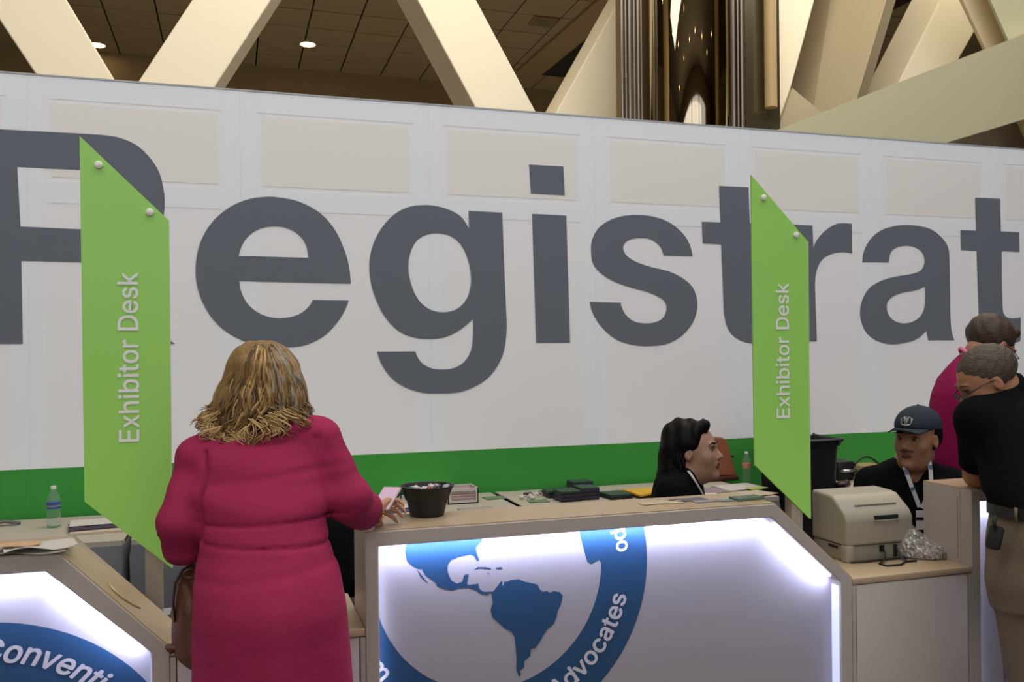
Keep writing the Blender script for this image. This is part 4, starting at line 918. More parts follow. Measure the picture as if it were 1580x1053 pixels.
# seams pulled in above and below the waistband, underarm seam lines
def crease(zc, depth, wd, tilt=0.0):
    Dm.warp(lambda X, Y, Z: depth * np.exp(-((Z - zc - tilt * np.sin((X - c1[0]) * 7)) / wd) ** 2) / (1 + np.exp((np.abs((X - c1[0]) * R3[0] + (Y - c1[1]) * R3[1]) - .165) / .008)))
crease(atD(400, 801, 2.1)[2], .006, .004, .004); crease(atD(400, 834, 2.1)[2], .006, .004, -.006)
crease(atD(400, 735, 2.1)[2], .0035, .010, .02); crease(atD(400, 872, 2.1)[2], .003, .012, .015)
Dm.cap(atD(488, 676, 2.14), atD(500, 715, 2.09), .002, .007, .02, 'sub'); Dm.cap(atD(500, 715, 2.09), atD(506, 790, 2.07), .008, .016, .015, 'sub')
Dm.cap(atD(318, 700, 2.13), atD(309, 730, 2.08), .002, .007, .02, 'sub'); Dm.cap(atD(309, 730, 2.08), atD(309, 835, 2.06), .008, .014, .015, 'sub')
Dm.mesh('dress', M_pink, woman)
for a, b, r in ((atD(549, 783, 2.26), atD(562, 788, 2.32), .053), (atD(284, 834, 2.145), atD(287, 848, 2.165), .0535)):
    MB().tube([a, a + (b - a) * .1, b - (b - a) * .1, b], [r * .96, r, r, r * .93], 24).build('sleeve_cuff', M_pink, woman, smooth=True, ang=50)
for a, b in (((250, 806), (247, 828)), ((551, 738), (566, 765))):
    D0 = 2.09 if a[0] < 400 else 2.2
    MB().tube([atD(*a, D0), atD((a[0] + b[0]) / 2 - 1, (a[1] + b[1]) / 2, D0 - .008), atD(*b, D0)], [.006, .008, .007], 8, flat=.4, fdir=F3).build('sleeve_tab', M_pinkd, woman, smooth=True)
cl_ = MB(); pts = [atD(412, 650, 2.25) + R3 * .07 * math.cos(t) + F3 * .058 * math.sin(t) + U3 * (.012 * math.sin(t + 1)) for t in np.linspace(0, 2 * math.pi, 25)]
cl_.tube(pts, .014, 8).build('dress_collar', M_pink, woman, smooth=True)
# hair
HT = [mat('hair_blonde_' + str(i), c, .5, var=.4, scale=90, stretch=(1, 1, .12), bump=.5, bscale=140, spec=.35) for i, c in enumerate(('86683f', 'ab8754', '6b5030', 'cfb07a', '948a77', '4c3824'))]
hr = [(528, 383, 427, 2.27, .05), (538, 368, 441, 2.27, .085), (560, 352, 457, 2.265, .115), (585, 344, 466, 2.25, .108), (612, 334, 473, 2.245, .112), (640, 325, 474, 2.235, .10), (662, 318, 462, 2.215, .075), (684, 332, 430, 2.19, .045)]
Hf = Field(atD(300, 700, 2.1) - .12, atD(490, 520, 2.35) + .2, .0055)
Hf.loft(rows_px(hr), k=.02)
Hf.warp(wob(12, [(90, 90, 9), (150, 150, 12)], .004))
Hf.mesh('hair', HT[0], woman)
rnd = random.Random(5)
HR = [np.array(h, float) for h in zip(*hr)]
def hair_pt(py, s, lift):
    mid = np.interp(py, HR[0], (HR[1] + HR[2]) / 2); hf = np.interp(py, HR[0], (HR[2] - HR[1]) / 2)
    D = np.interp(py, HR[0], HR[3]); ry = np.interp(py, HR[0], HR[4])
    return mid, hf, D, ry
sm = MB()
for i in range(760):
    s = rnd.uniform(-1, 1); s = max(-.99, min(.99, s * 1.05))
    part = .22
    start = rnd.uniform(531, 560) if rnd.random() < .7 else rnd.uniform(555, 610)
    if s > .12: end = rnd.uniform(622, 648) + (12 if s > .6 else 0) + (rnd.random() < .12) * 35
    else: end = rnd.uniform(652, 692) - max(0, (-s - .55)) * 45
    amp = rnd.uniform(3, 8) if s < .2 else rnd.uniform(.5, 3)
    ph = (round(s * 4) * 1.9) + rnd.uniform(-.5, .5); wl = rnd.uniform(52, 80); bias = -14 if s < .2 else (6 if s > .5 else 0)
    r0 = rnd.uniform(.0022, .0058); n = 26; pts = []; rad = []
    lift = rnd.uniform(.004, .013)
    s0 = s * rnd.choice((.5, .6, .8, .95)) + .03
    for k in range(n):
        t = k / (n - 1); py = start + (end - start) * t; g = (py - 531) / 160
        mid, hf, D, ry = hair_pt(py, s, lift)
        sc = s0 + (s - s0) * min(1, g * 2.4)
        a = amp * min(1, g * 1.6) ** 1.5
        px = mid + sc * hf + a * math.sin((py - 531) / wl * 6.283 + ph) + bias * max(0, g - .55)
        dep = ry * math.sqrt(max(0, 1 - sc * sc)) + lift + .002 + .006 * math.cos((py) / wl * 6.283 + ph) * min(1, g)
        if t > .8: px += (t - .8) * 60 * math.sin(ph) ; py -= (t - .8) ** 2 * 180
        pts.append(atD(px, py, D - dep)); rad.append(r0 * (1 - .75 * t ** 3) * (.5 + min(.5, t * 3)))
    tone = rnd.choices(range(6), (4, 4, 3, 2.2 if s < .2 else .5, .4 if s < .15 else 6, 2))[0]
    sm.tube(pts, rad, 5, flat=.55, mi=tone)
# loose curls lying over the shoulders
for (x0, y0, x1, y1, cx_) in ((330, 640, 308, 668, -8), (340, 660, 330, 686, -16), (395, 650, 400, 694, 14), (420, 640, 440, 672, 16), (430, 636, 478, 662, 4), (350, 670, 372, 692, -10), (380, 660, 388, 697, -8), (440, 632, 493, 676, 10), (415, 655, 428, 690, 12), (322, 655, 345, 684, -6), (405, 648, 452, 682, 12), (318, 640, 306, 655, -6), (312, 650, 330, 664, -8), (360, 668, 350, 694, 12)):
    for j in range(12):
        jx, jy, jc, jp = rnd.uniform(-14, 14), rnd.uniform(-9, 7), rnd.uniform(.2, 1.5), rnd.uniform(-.7, .7)
        pts = []; dx, dy = rnd.uniform(-7, 7), rnd.uniform(-4, 4)
        for k in range(16):
            t = k / 15; pts.append(atD(x0 + dx + (x1 - x0 + jx) * t + cx_ * jc * math.sin(t * 5.2 + jp), y0 + dy + (y1 - y0 + jy) * t + 3 * math.sin(t * 6 + jp * 2), 2.105 + .01 * t - .008 * math.sin(t * 3) + abs((x0 + (x1 - x0) * t) - 400) * .0006))
        sm.tube(pts, [.0019 * (1 - .6 * k / 15) for k in range(16)], 5, mi=rnd.choice((0, 1, 3, 3)))
sm.build('hair_strands', HT, woman, smooth=True)
# things she wears and holds
br = MB(); a = wR + (wR - eR) * .02; ax_ = nrm(wR - eR); u_ = np.cross(ax_, U3); u_ = nrm(u_); v_ = np.cross(ax_, u_)
br.tube([a + (u_ * math.cos(t) + v_ * math.sin(t)) * .030 for t in np.linspace(0, 2 * math.pi, 25)], .0028, 6).build('bracelet', mat('gold', 'c9a95e', .25, metal=1), woman, smooth=True)
ph = empty('smartphone', atD(598, 768, 2.46), 'slim pale smartphone held in the hand of the person in pink', 'phone')
fx = nrm(R3 * .22 + F3 * .9 + U3 * .42); fy = nrm(np.cross(U3, fx)); fz = np.cross(fx, fy)
Mp = Matrix(((fy[0], fx[0], fz[0]), (fy[1], fx[1], fz[1]), (fy[2], fx[2], fz[2]))).to_4x4(); Mp.translation = Vector([float(x) for x in atD(596, 770, 2.47)])
MB().box((-.027, -.056, -.004), (.027, .056, .004), .0035, Mp).build('phone_body', mat('phone_case', 'b7a89e', .35), ph, smooth=True, ang=40)
MB().box((-.024, -.051, .004), (.024, .051, .0047), 0, Mp).build('phone_screen', mat('phone_screen', 'b59cb0', .15, emit='c9a8c4', es=.35), ph)
# handbag on her left forearm
M_leather = mat('tan_leather', '5e3720', .45, var=.18, scale=12, bump=.25, bscale=50)
bagc = atD(287, 960, 2.17)
bag = empty('handbag', atD(288, 1025, 2.17), 'soft brown leather shoulder bag hanging beside the pink dress', 'bag')
Bf = Field(bagc - np.array([.14, .14, .20]), bagc + np.array([.14, .14, .22]), .005)
Bf.loft(rows_px([(884, 278, 303, 2.19, .03), (905, 272, 318, 2.18, .045), (940, 269, 325, 2.17, .055), (980, 267, 330, 2.17, .06), (1005, 272, 334, 2.17, .058), (1022, 288, 338, 2.17, .045), (1030, 302, 334, 2.17, .03)]), k=.02)
Bf.warp(wob(31, [(60, 60, 18), (110, 110, 30)], .004))
Bf.mesh('bag_body', M_leather, bag)
MB().tube([atD(270, 960, 2.13), atD(267, 930, 2.13), atD(270, 900, 2.14), atD(282, 880, 2.15), atD(297, 872, 2.17), atD(312, 880, 2.2)], [.004, .006, .007, .007, .007, .006], 8, flat=.5).build('bag_strap', mat('dark_leather', '3a2014', .5), bag, smooth=True)
MB().tube([atD(285, 888, 2.145), atD(292, 892, 2.135), atD(303, 893, 2.14)], .006, 8).build('strap_ring', M_leather, bag, smooth=True)
MB().tube([atD(268, 1008, 2.14), atD(262, 1000, 2.14), atD(272, 1000, 2.13)], [.006, .012, .005], 8).build('bag_tassel', M_leather, bag, smooth=True)

# ============ seated dark-haired woman =============================================
D2 = 3.67
S2 = SK('fair', 'ab8472')
M_black = mat('black_cotton', '0d0e11', .9, var=.15, scale=8, bump=.5, bscale=6, bd=.03, spec=.08)
f2 = nrm(R3 * .92 - F3 * .40)
h2 = Head(atD(1069, 697, D2), f2 * .998 + U3 * .05, U3, 1.0)
t2p = atD(1050, 760, D2); r2 = np.cross(nrm(R3 * .93 - F3 * .36), U3); fb2 = nrm(R3 * .93 - F3 * .36)
lady = empty('person', (t2p[0], t2p[1], 0), 'seated dark-haired person in a black top shown in profile, facing right', 'person')
def body_rows(base, L): return sorted([(z, base[0] + fb[0], base[1] + fb[1], rx, ry) for z, fb, rx, ry in L])
def off(f, d): return (f[0] * d, f[1] * d)
R2 = body_rows(t2p, [(1.085, off(fb2, .012), .05, .05), (1.055, off(fb2, .0), .10, .075), (1.02, off(fb2, -.01), .165, .092), (.96, off(fb2, -.01), .19, .105), (.85, off(fb2, .0), .165, .115), (.70, off(fb2, -.01), .155, .115), (.56, off(fb2, -.03), .18, .135), (.50, off(fb2, -.03), .18, .14)])
B = Field([t2p[0] - .32, t2p[1] - .38, 0], [t2p[0] + .62, t2p[1] + .36, 1.30], .0052)
B.loft(R2, ax=(r2, fb2), grow=-.012, k=.02)
B.cap(v3([*(t2p[:2] + off(fb2, .01)), 1.06]), h2.L(0, -.022, -.06), .052, .050, .03)
h2.build(B, full=.45)
pel2 = v3([t2p[0] - fb2[0] * .03, t2p[1] - fb2[1] * .03, .54])
C2 = Field([t2p[0] - .32, t2p[1] - .38, .03], [t2p[0] + .62, t2p[1] + .36, 1.16], .006)
C2.loft(R2, ax=(r2, fb2), k=.02)
for q in (-1, 1):
    hp = pel2 + r2 * q * .09; kn = hp + fb2 * .42 + U3 * .0; an = kn - U3 * .42 - fb2 * .04
    B.cap(hp, kn, .07, .052, .03); B.cap(kn, an, .05, .035, .03); foot(B, an, fb2)
    C2.cap(hp, kn, .082, .062, .03); C2.cap(kn, an + U3 * .03, .06, .05, .02)
    sh = v3([*t2p[:2], 1.0]) + r2 * q * .165 - fb2 * .01; el = sh - U3 * .25 + fb2 * .02 + r2 * q * .03; wr = el + fb2 * .22 - U3 * .02 - r2 * q * .08
    B.cap(sh, el, .042, .036, .02); B.cap(el, wr, .036, .025, .02); hand(B, wr, fb2, U3, q, .9, .5)
    C2.cap(sh, el, .055, .047, .035); C2.cap(el, wr, .047, .035, .02)
lipf = lambda h, z0, z1: (lambda Pc: (lambda q: ((np.abs(q[:, 0]) < .021) & (q[:, 1] > .093) & (q[:, 2] < z1) & (q[:, 2] > z0)).astype(int))(h.local(Pc)))
B.mesh('body', [S2, mat('lips_rose', '7a3f3c', .4)], lady, lipf(h2, -.0685, -.046))
# open neck of the top
C2.cap(v3([*(t2p[:2] + off(fb2, .03)), 1.10]), v3([*(t2p[:2] + off(fb2, .14)), 1.02]), .05, .02, .01, 'sub')
C2.mesh('black_outfit', M_black, lady)
M_hb = mat('hair_black', '060506', .55, spec=.15)
h2.eyes(lady, M_hb)
H = Field(h2.c - .22, h2.c + .2, .005)
h2.ell(H, (0, -.030, .045), (.090, .102, .094), .01)
h2.ell(H, (0, .115, -.045), (.11, .092, .112), .02, 'sub')
h2.ell(H, (.085, .035, -.03), (.05, .034, .05), .015, 'sub'); h2.ell(H, (-.085, .035, -.03), (.05, .034, .05), .015, 'sub')
h2.cap(H, (-.03, .045, .112), (.03, .058, .108), .018, .020, .025); h2.cap(H, (.03, .056, .106), (.055, .03, .08), .018, .022, .025)
h2.cap(H, (.03, -.085, .0), (.05, -.105, -.17), .055, .050, .03); h2.cap(H, (-.03, -.085, .0), (-.05, -.105, -.17), .055, .050, .03)
h2.cap(H, (.05, -.05, -.02), (.065, -.035, -.10), .036, .030, .03)
H.warp(wob(8, [(70, 70, 40), (120, 120, 70)], .006))
H.mesh('hair', M_hb, lady)
sm = MB()
for i in range(90):
    a = rnd.uniform(-1.3, 1.9); x0, y0 = .085 * math.sin(a), -.045 - .085 * math.cos(a) * .8; pts = []; ph_ = rnd.uniform(0, 6.3); ln = rnd.uniform(.25, .34)
    for k in range(18):
        t = k / 17; z = .09 - ln * t; g = .45 + .55 * min(1, t * 2.5); wv = .022 * t * math.sin(t * 13 + ph_)
        pts.append(h2.L((x0 * g + (.01 * t) * math.sin(a)) + wv, -.03 + (y0 + .03) * (g + .25 * t) + wv * .6, z))
    sm.tube(pts, [.006 * (1 - .7 * (k / 17) ** 2) for k in range(18)], 5)
sm.build('hair_strands', M_hb, lady, smooth=True)
M_lany = mat('lanyard_white', 'c3c1c4', .6)
MB().tube([atD(1062, 727, D2 - .08), atD(1068, 735, D2 - .12), atD(1076, 748, D2 - .10), atD(1084, 762, D2 - .08), atD(1092, 785, D2 - .06)], .007, 6, flat=.3).build('lanyard', M_lany, lady, smooth=True)

# ============ man in the cap =======================================================
D3_ = 3.85
S3 = SK('olive', '9a705a')
al = math.radians(50)
f3 = nrm(-F3 * math.cos(al) - R3 * math.sin(al))
h3 = Head(atD(1415, 679, 3.8), f3, U3, 1.02)
t3p = atD(1405, 790, D3_); fb3 = nrm(-F3 * .98 - R3 * .15); r3 = np.cross(fb3, U3)
capman = empty('person', (t3p[0], t3p[1], 0), 'seated person in a dark cap, black shirt and white lanyard behind the printer', 'person')
zz = lambda py: atD(1405, py, D3_)[2]
R3_ = body_rows(t3p, [(zz(706), off(fb3, -.01), .055, .06), (zz(716), off(fb3, -.015), .115, .08), (zz(729), off(fb3, -.02), .165, .095), (zz(752), off(fb3, -.01), .19, .11), (zz(790), (0, 0), .185, .12), (zz(850), (0, 0), .19, .125), (.56, off(fb3, -.02), .19, .14), (.50, off(fb3, -.02), .19, .14)])
B = Field([t3p[0] - .42, t3p[1] - .62, 0], [t3p[0] + .42, t3p[1] + .32, 1.33], .0052)
B.loft(R3_, ax=(r3, fb3), grow=-.012, k=.02)
B.cap(v3([*(t3p[:2] + off(fb3, -.01)), zz(716)]), h3.L(0, -.03, -.06), .062, .056, .03)
h3.build(B, full=.2)
C3 = Field([t3p[0] - .42, t3p[1] - .62, .03], [t3p[0] + .42, t3p[1] + .32, 1.16], .006)
C3.loft(R3_, ax=(r3, fb3), k=.02)
pel3 = v3([t3p[0] - fb3[0] * .02, t3p[1] - fb3[1] * .02, .54])
for q in (-1, 1):
    hp = pel3 + r3 * q * .10; kn = hp + fb3 * .36; an = kn - U3 * .42 + fb3 * .0
    B.cap(hp, kn, .075, .055, .03); B.cap(kn, an, .05, .036, .03); foot(B, an, -F3 * .2 + R3 * .2 if False else fb3)
    C3.cap(hp, kn, .088, .068, .03); C3.cap(kn, an + U3 * .03, .064, .054, .02)
    sh = v3([*t3p[:2], zz(744)]) + r3 * q * .165; el = sh - U3 * .26 + r3 * q * .05 + fb3 * .03; wr = el + fb3 * .20 - r3 * q * .10 - U3 * .0
    B.cap(sh, el, .048, .042, .02); B.cap(el, wr, .042, .028, .02); hand(B, wr, nrm(fb3 - r3 * q * .3), U3, q, 1.0, .5)
    C3.cap(sh, el, .064, .058, .04)
C3.cap(v3([*(t3p[:2] + off(fb3, .03)), zz(700)]), v3([*(t3p[:2] + off(fb3, .13)), zz(747)]), .060, .022, .01, 'sub')
def m3(Pc):
    q = h3.local(Pc); r = ((np.abs(q[:, 0]) < .021) & (q[:, 1] > .093) & (q[:, 2] < -.046) & (q[:, 2] > -.0685)).astype(int)
    st = ((q[:, 1] > .082) & (np.abs(q[:, 0]) < .030) & (q[:, 2] < -.036) & (q[:, 2] > -.047))
    r[st & (r == 0)] = 2; return r
B.mesh('body', [S3, mat('lips_brown', '74483f', .4), mat('stubble', '55392e', .8)], capman, m3)
C3.mesh('black_shirt', M_black, capman)
h3.eyes(capman, M_hb)
H = Field(h3.c - .17, h3.c + .17, .005)
h3.ell(H, (0, -.030, .020), (.084, .096, .085), .01)
h3.ell(H, (0, .105, -.03), (.12, .085, .12), .015, 'sub'); H.cut(-h3.u, h3.L(0, 0, -.055), .02)
for q in (-1, 1): h3.ell(H, (q * .09, .002, -.015), (.03, .022, .038), .01, 'sub')
H.mesh('hair', M_hb, capman)
M_cap = mat('cap_slate', '2c353f', .85, bump=.15, bscale=200, spec=.2)
cp = Field(h3.c - .2, h3.c + .24, .0045)
h3.ell(cp, (0, -.012, .058), (.089, .110, .086), .01); cp.cut(-h3.u + h3.f * .06, h3.L(0, 0, .046), .006)
h3.ell(cp, (0, -.014, .030), (.082, .102, .085), .004, 'sub')
cp.mesh('cap_crown', M_cap, capman)
bm_ = MB(); n = 15; ra, rb = [], []
for k in range(n):
    a = -1.2 + 2.4 * k / (n - 1); x = math.sin(a)
    ra.append((.080 * x * 1.02, .095 * math.cos(a) - .012, .054)); rb.append((.074 * math.sin(a * .95), .098 + .070 * math.cos(a) ** .6 - .02, .052 - .018 * x * x))
top, bot = [], []
for L_ in (ra, rb):
    top.append([bm_.bm.verts.new(Vector([float(k) for k in h3.L(*p)])) for p in L_]); bot.append([bm_.bm.verts.new(Vector([float(k) for k in h3.L(p[0], p[1], p[2] - .005)])) for p in L_])
for S_ in (top, bot):
    for i in range(n - 1): bm_.bm.faces.new([S_[0][i], S_[0][i + 1], S_[1][i + 1], S_[1][i]])
for i in range(n - 1): bm_.bm.faces.new([top[1][i], top[1][i + 1], bot[1][i + 1], bot[1][i]])
bm_.build('cap_brim', M_cap, capman, smooth=True, ang=50)
MB().ball(h3.L(0, -.012, .145), .006, (1, 1, .6)).build('cap_button', M_cap, capman, smooth=True)
em = MB()   # pale stitched crest on the front of the cap
def cpt(x, z): # on the crown surface
    zz_ = (z - .058) / .086; xx = x / .089; return h3.L(x, -.012 + .110 * math.sqrt(max(0, 1 - zz_ * zz_ - xx * xx)) + .002, z)
for P_ in ([(-.020, .072), (-.022, .092), (-.010, .100), (-.006, .080)], [(.020, .072), (.022, .092), (.010, .100), (.006, .080)], [(-.004, .074), (0, .098), (.004, .074)], [(-.018, .070), (0, .066), (.018, .070)]):
    em.tube([cpt(*q) for q in P_], .0032, 6)
em.build('cap_crest', mat('crest_thread', 'a9aaa6', .7), capman, smooth=True)
def strap(name, pts, w, parent, m):
    """flat band through points, facing the camera side"""
    b = MB(); L_ = []
    for i, p in enumerate(pts):
        t = nrm(v3(pts[min(i + 1, len(pts) - 1)]) - v3(pts[max(i - 1, 0)])); s_ = nrm(np.cross(t, -F3)); L_.append((p - s_ * w / 2, p + s_ * w / 2))
    for (a, c), (d, e) in zip(L_, L_[1:]): b.prism([a, c, e, d], F3 * .0015)
    return b.build(name, m, parent)
M_lb = mat('lanyard_blue', '38557a', .6)
dl = D3_ - .135
lp = [atD(1393, 712, dl + .05), atD(1400, 733, dl + .005), atD(1409, 757, dl), atD(1419, 783, dl)]
lan = strap('lanyard', lp, .017, capman, M_lany)
rp = [atD(1433, 706, dl + .06), atD(1436, 725, dl + .01), atD(1437, 745, dl), atD(1430, 768, dl), atD(1423, 785, dl)]
strap('lanyard', rp, .017, capman, M_lany)
for t, L_ in ((.30, lp), (.9, lp), (.35, rp)):
    i = 0 if t < .5 else 1; t = t * 2 % 1 if t != .35 else .6; i = 0 if t == .6 else i
    a = L_[i] + (L_[i + 1] - L_[i]) * t - F3 * .002; b_ = L_[i] + (L_[i + 1] - L_[i]) * min(1, t + .38) - F3 * .002
    strap('lanyard_mark', [a, b_], .015, capman, M_lb)
bc = atD(1424, 803, dl - .01)
bd = MB(); bd.prism([bc + R3 * x * .028 + U3 * z * .04 for x, z in ((-1, -1), (1, -1), (1, 1), (-1, 1))], F3 * .002).build('badge', M_lany, capman)
MB().prism([bc - F3 * .001 + R3 * x * .028 + U3 * (z * .006 + .006) for x, z in ((-1, -1), (1, -1), (1, 1), (-1, 1))], F3 * .001).build('badge_stripe', M_hb, capman)

# ============ man in the black polo ===============================================
S4 = SK('tan', 'a9785c')
f4 = nrm(-R3 * .97 + F3 * .12); d30 = math.radians(30)
h4 = Head(atD(1524, 590, 2.98), f4 * math.cos(d30) - U3 * math.sin(d30), U3 * math.cos(d30) + f4 * math.sin(d30), .93)
p4 = atD(1596, 800, 2.76)
polo = empty('person', (p4[0], p4[1], 0), 'person in a black polo and khaki trousers leaning on the right counter', 'person')
R4 = rows_px([(598, 1540, 1578, 3.0, .055), (612, 1517, 1600, 2.98, .085), (632, 1503, 1622, 2.95, .12), (665, 1506, 1640, 2.91, .14), (710, 1516, 1648, 2.86, .145), (755, 1523, 1650, 2.81, .14), (785, 1538, 1654, 2.77, .135)])
Rp = rows_px([(778, 1540, 1652, 2.77, .13), (800, 1537, 1655, 2.76, .14), (846, 1532, 1658, 2.755, .15), (900, 1535, 1660, 2.75, .145), (930, 1540, 1660, 2.75, .13)])
B = Field([p4[0] - .50, p4[1] - .36, 0], [p4[0] + .36, p4[1] + .48, 1.62], .0062)
B.loft(R4, grow=-.012, k=.02); B.loft(Rp, grow=-.015, k=.03)
B.cap(atD(1556, 612, 2.98), h4.L(0, -.04, -.04), .056, .052, .03)
h4.build(B)
s4, e4, w4 = atD(1510, 648, 2.93), atD(1509, 733, 3.06), atD(1552, 726, 3.14)
B.cap(s4, e4, .050, .044, .03); B.cap(e4, w4, .044, .030, .02); hand(B, w4, R3 * .9 + F3 * .3, U3, -1, .98, .3)
s5 = atD(1560, 640, 3.12); e5 = v3([3.05, -2.42, 1.118]); w5 = v3([2.90, -2.36, 1.115])
B.cap(s5, e5, .048, .042, .03); B.cap(e5, w5, .040, .028, .02); hand(B, w5, -R3 * .9 + F3 * .1, U3, 1, .95, .3)
PT = Field([p4[0] - .36, p4[1] - .32, .06], [p4[0] + .42, p4[1] + .34, 1.12], .006)
PT.loft(Rp, k=.03)
for q, hx, kx, ax__ in ((1, 1577, 1598, 1610), (-1, 1628, 1650, 1662)):
    hp = atD(hx, 900, 2.74 if q == 1 else 2.86); kn = atD(kx, 1075, 2.74 if q == 1 else 2.86); an = kn.copy(); an[2] = .09
    B.cap(hp, kn, .07, .052, .04); B.cap(kn, an, .05, .038, .03); foot(B, an, f4)
    PT.cap(hp, kn, .088, .072, .05); PT.cap(kn, an, .070, .058, .03)
PT.warp(wob(21, [(30, 30, 5), (45, 45, 8)], .004)); PT.cut(U3, atD(1560, 779, 2.77), .004)
PT.mesh('khaki_trousers', mat('khaki', '6e604b', .8, var=.06, scale=8, bump=.1, bscale=120), polo)
B.mesh('body', [S4, mat('lips_tan', '8a5548', .4)], polo, lipf(h4, -.0685, -.046))
PS = Field([p4[0] - .50, p4[1] - .36, .95], [p4[0] + .36, p4[1] + .48, 1.56], .006)
PS.loft(R4, k=.02); e4c = s4 + (e4 - s4) * .80
PS.cap(s4, e4c, .066, .062, .04); PS.cap(s5, s5 + (e5 - s5) * .6, .062, .058, .04); PS.cap(atD(1556, 622, 2.97), s4, .07, .066, .04)
PS.warp(wob(33, [(22, 22, 30), (40, 40, 18)], .003)); PS.cut(e4 - s4, e4c, .003)
PS.mesh('black_polo', M_black, polo)
cc4 = atD(1553, 607, 2.985); un = nrm(h4.c - cc4); e1 = nrm(np.cross(un, F3)); e2 = np.cross(un, e1)
MB().tube([cc4 + (e1 * math.cos(t) + e2 * math.sin(t)) * .062 for t in np.linspace(0, 2 * math.pi, 25)], .016, 8).build('polo_collar', M_black, polo, smooth=True)
M_hg = mat('hair_greybrown', '4d4238', .6, var=.35, scale=60, stretch=(1, 1, 1), bump=.6, bscale=160)
h4.eyes(polo, M_hg)
H = Field(h4.c - .16, h4.c + .16, .0042)
h4.ell(H, (0, -.022, .042), (.083, .103, .090), .01); h4.ell(H, (0, .118, -.035), (.12, .082, .118), .015, 'sub'); H.cut(nrm(-h4.u * .9 - h4.f * .25), h4.L(0, -.06, -.035), .02)
for q in (-1, 1): h4.ell(H, (q * .09, .008, -.022), (.035, .026, .042), .012, 'sub')
H.warp(wob(41, [(260, 260, 260)], .0010)); H.mesh('hair', M_hg, polo)
gl = MB(); M_wire = mat('wire_frame', '4a4440', .3, metal=.8)
for q in (-1, 1):
    gl.tube([h4.L(q * .079, .0, .012), h4.L(q * .075, .05, .014), h4.L(q * .060, .104, .010)], .0018, 6)
    gl.tube([h4.L(q * (.034 + .025 * math.cos(t)), .110 - abs(math.cos(t)) * .004, -.002 + .017 * math.sin(t)) for t in np.linspace(0, 2 * math.pi, 21)], .0016, 6)
gl.tube([h4.L(-.01, .112, .004), h4.L(0, .116, .008), h4.L(.01, .112, .004)], .0016, 6)
gls = gl.build('glasses', M_wire, polo, smooth=True)
ln = MB()
for q in (-1, 1): ln.prism([h4.L(q * (.034 + .024 * math.cos(t)), .108, -.002 + .016 * math.sin(t)) for t in np.linspace(0, 2 * math.pi, 17)[:-1]], h4.f * .001)
ln.build('lens', mat('lens_glass', 'dfe6ea', .05, trans=.9), gls)
# belt, buckle-side loop and holster
Rb = [r for r in rows_px([(778, 1539, 1653, 2.77, .134), (795, 1538, 1654, 2.762, .140)])]
(z1, x1, y1, a1, b1), (z0_, x0_, y0_, a0, b0) = Rb[1], Rb[0]
bt = MB(); o_, i_ = [], []
for k in range(40):
    t = 2 * math.pi * k / 40; o_.append(v3([x0_, y0_, z0_]) + R3 * (a0 + .010) * math.cos(t) + F3 * (b0 + .010) * math.sin(t)); i_.append(v3([x0_, y0_, z0_]) + R3 * a0 * math.cos(t) + F3 * b0 * math.sin(t))
bt.ring_prism(o_, i_, (0, 0, z1 - z0_)); bt.build('belt', mat('belt_leather', '17130f', .4), polo, smooth=True, ang=40)
for ang in (3.75, 4.5): 
    pb = v3([x0_, y0_, z0_]) + R3 * (a0 + .014) * math.cos(ang) + F3 * (b0 + .014) * math.sin(ang)
    MB().tube([pb - U3 * .006, pb + U3 * (z1 - z0_ + .006)], .006, 6, flat=.5).build('belt_loop', MATS['khaki'], polo, smooth=True)
hc = atD(1535, 830, 2.68)
MB().box((-.012, -.022, -.036), (.012, .022, .036), .009, Matrix.Translation(Vector([float(x) for x in hc])) @ Matrix.Rotation(.3, 4, 'Y')).build('phone_holster', M_blk2, polo, smooth=True, ang=40)
MB().tube([atD(1536, 797, 2.68), atD(1534, 806, 2.67), atD(1535, 815, 2.67)], .006, 6).build('holster_clip', M_blk2, polo, smooth=True)
sh_ = MB()
for kx, DD in ((1598, 2.74), (1650, 2.86)):
    a = atD(kx, 1075, DD); sh_.ball((a[0] + f4[0] * .07, a[1] + f4[1] * .07, .045), .05, (1, 1, .85), Matrix.Rotation(math.atan2(f4[1], f4[0]), 4, 'Z') @ Matrix.Diagonal((2.9, 1, 1, 1)))
sh_.build('shoe', M_blk, polo, smooth=True)

# ============ man in the magenta shirt ============================================
S5 = SK('rosy', 'a67a66')
M_mag = mat('magenta_polo', '8a0a4c', .8, var=.08, scale=8, bump=.12, bscale=40, spec=.2)
f5 = nrm(R3 * .96 + F3 * .2); d35 = math.radians(32)
h5 = Head(atD(1527, 536, 4.08), f5 * math.cos(d35) - U3 * math.sin(d35), U3 * math.cos(d35) + f5 * math.sin(d35), 1.06)
p5 = atD(1500, 760, 4.1)
mag = empty('person', (p5[0], p5[1], 0), 'person in a magenta shirt bending forward behind the capped person', 'person')
R5 = rows_px([(547, 1482, 1518, 4.1, .06), (562, 1468, 1533, 4.1, .10), (580, 1456, 1545, 4.1, .15), (610, 1443, 1556, 4.1, .17), (650, 1437, 1562, 4.1, .17), (700, 1437, 1560, 4.1, .16), (755, 1442, 1556, 4.1, .16), (780, 1444, 1554, 4.1, .16)])
B = Field([p5[0] - .36, p5[1] - .34, 0], [p5[0] + .50, p5[1] + .40, 1.72], .0065)
B.loft(R5, grow=-.015, k=.02); B.cap(atD(1502, 560, 4.1), h5.L(0, -.04, -.04), .06, .055, .03); h5.build(B)
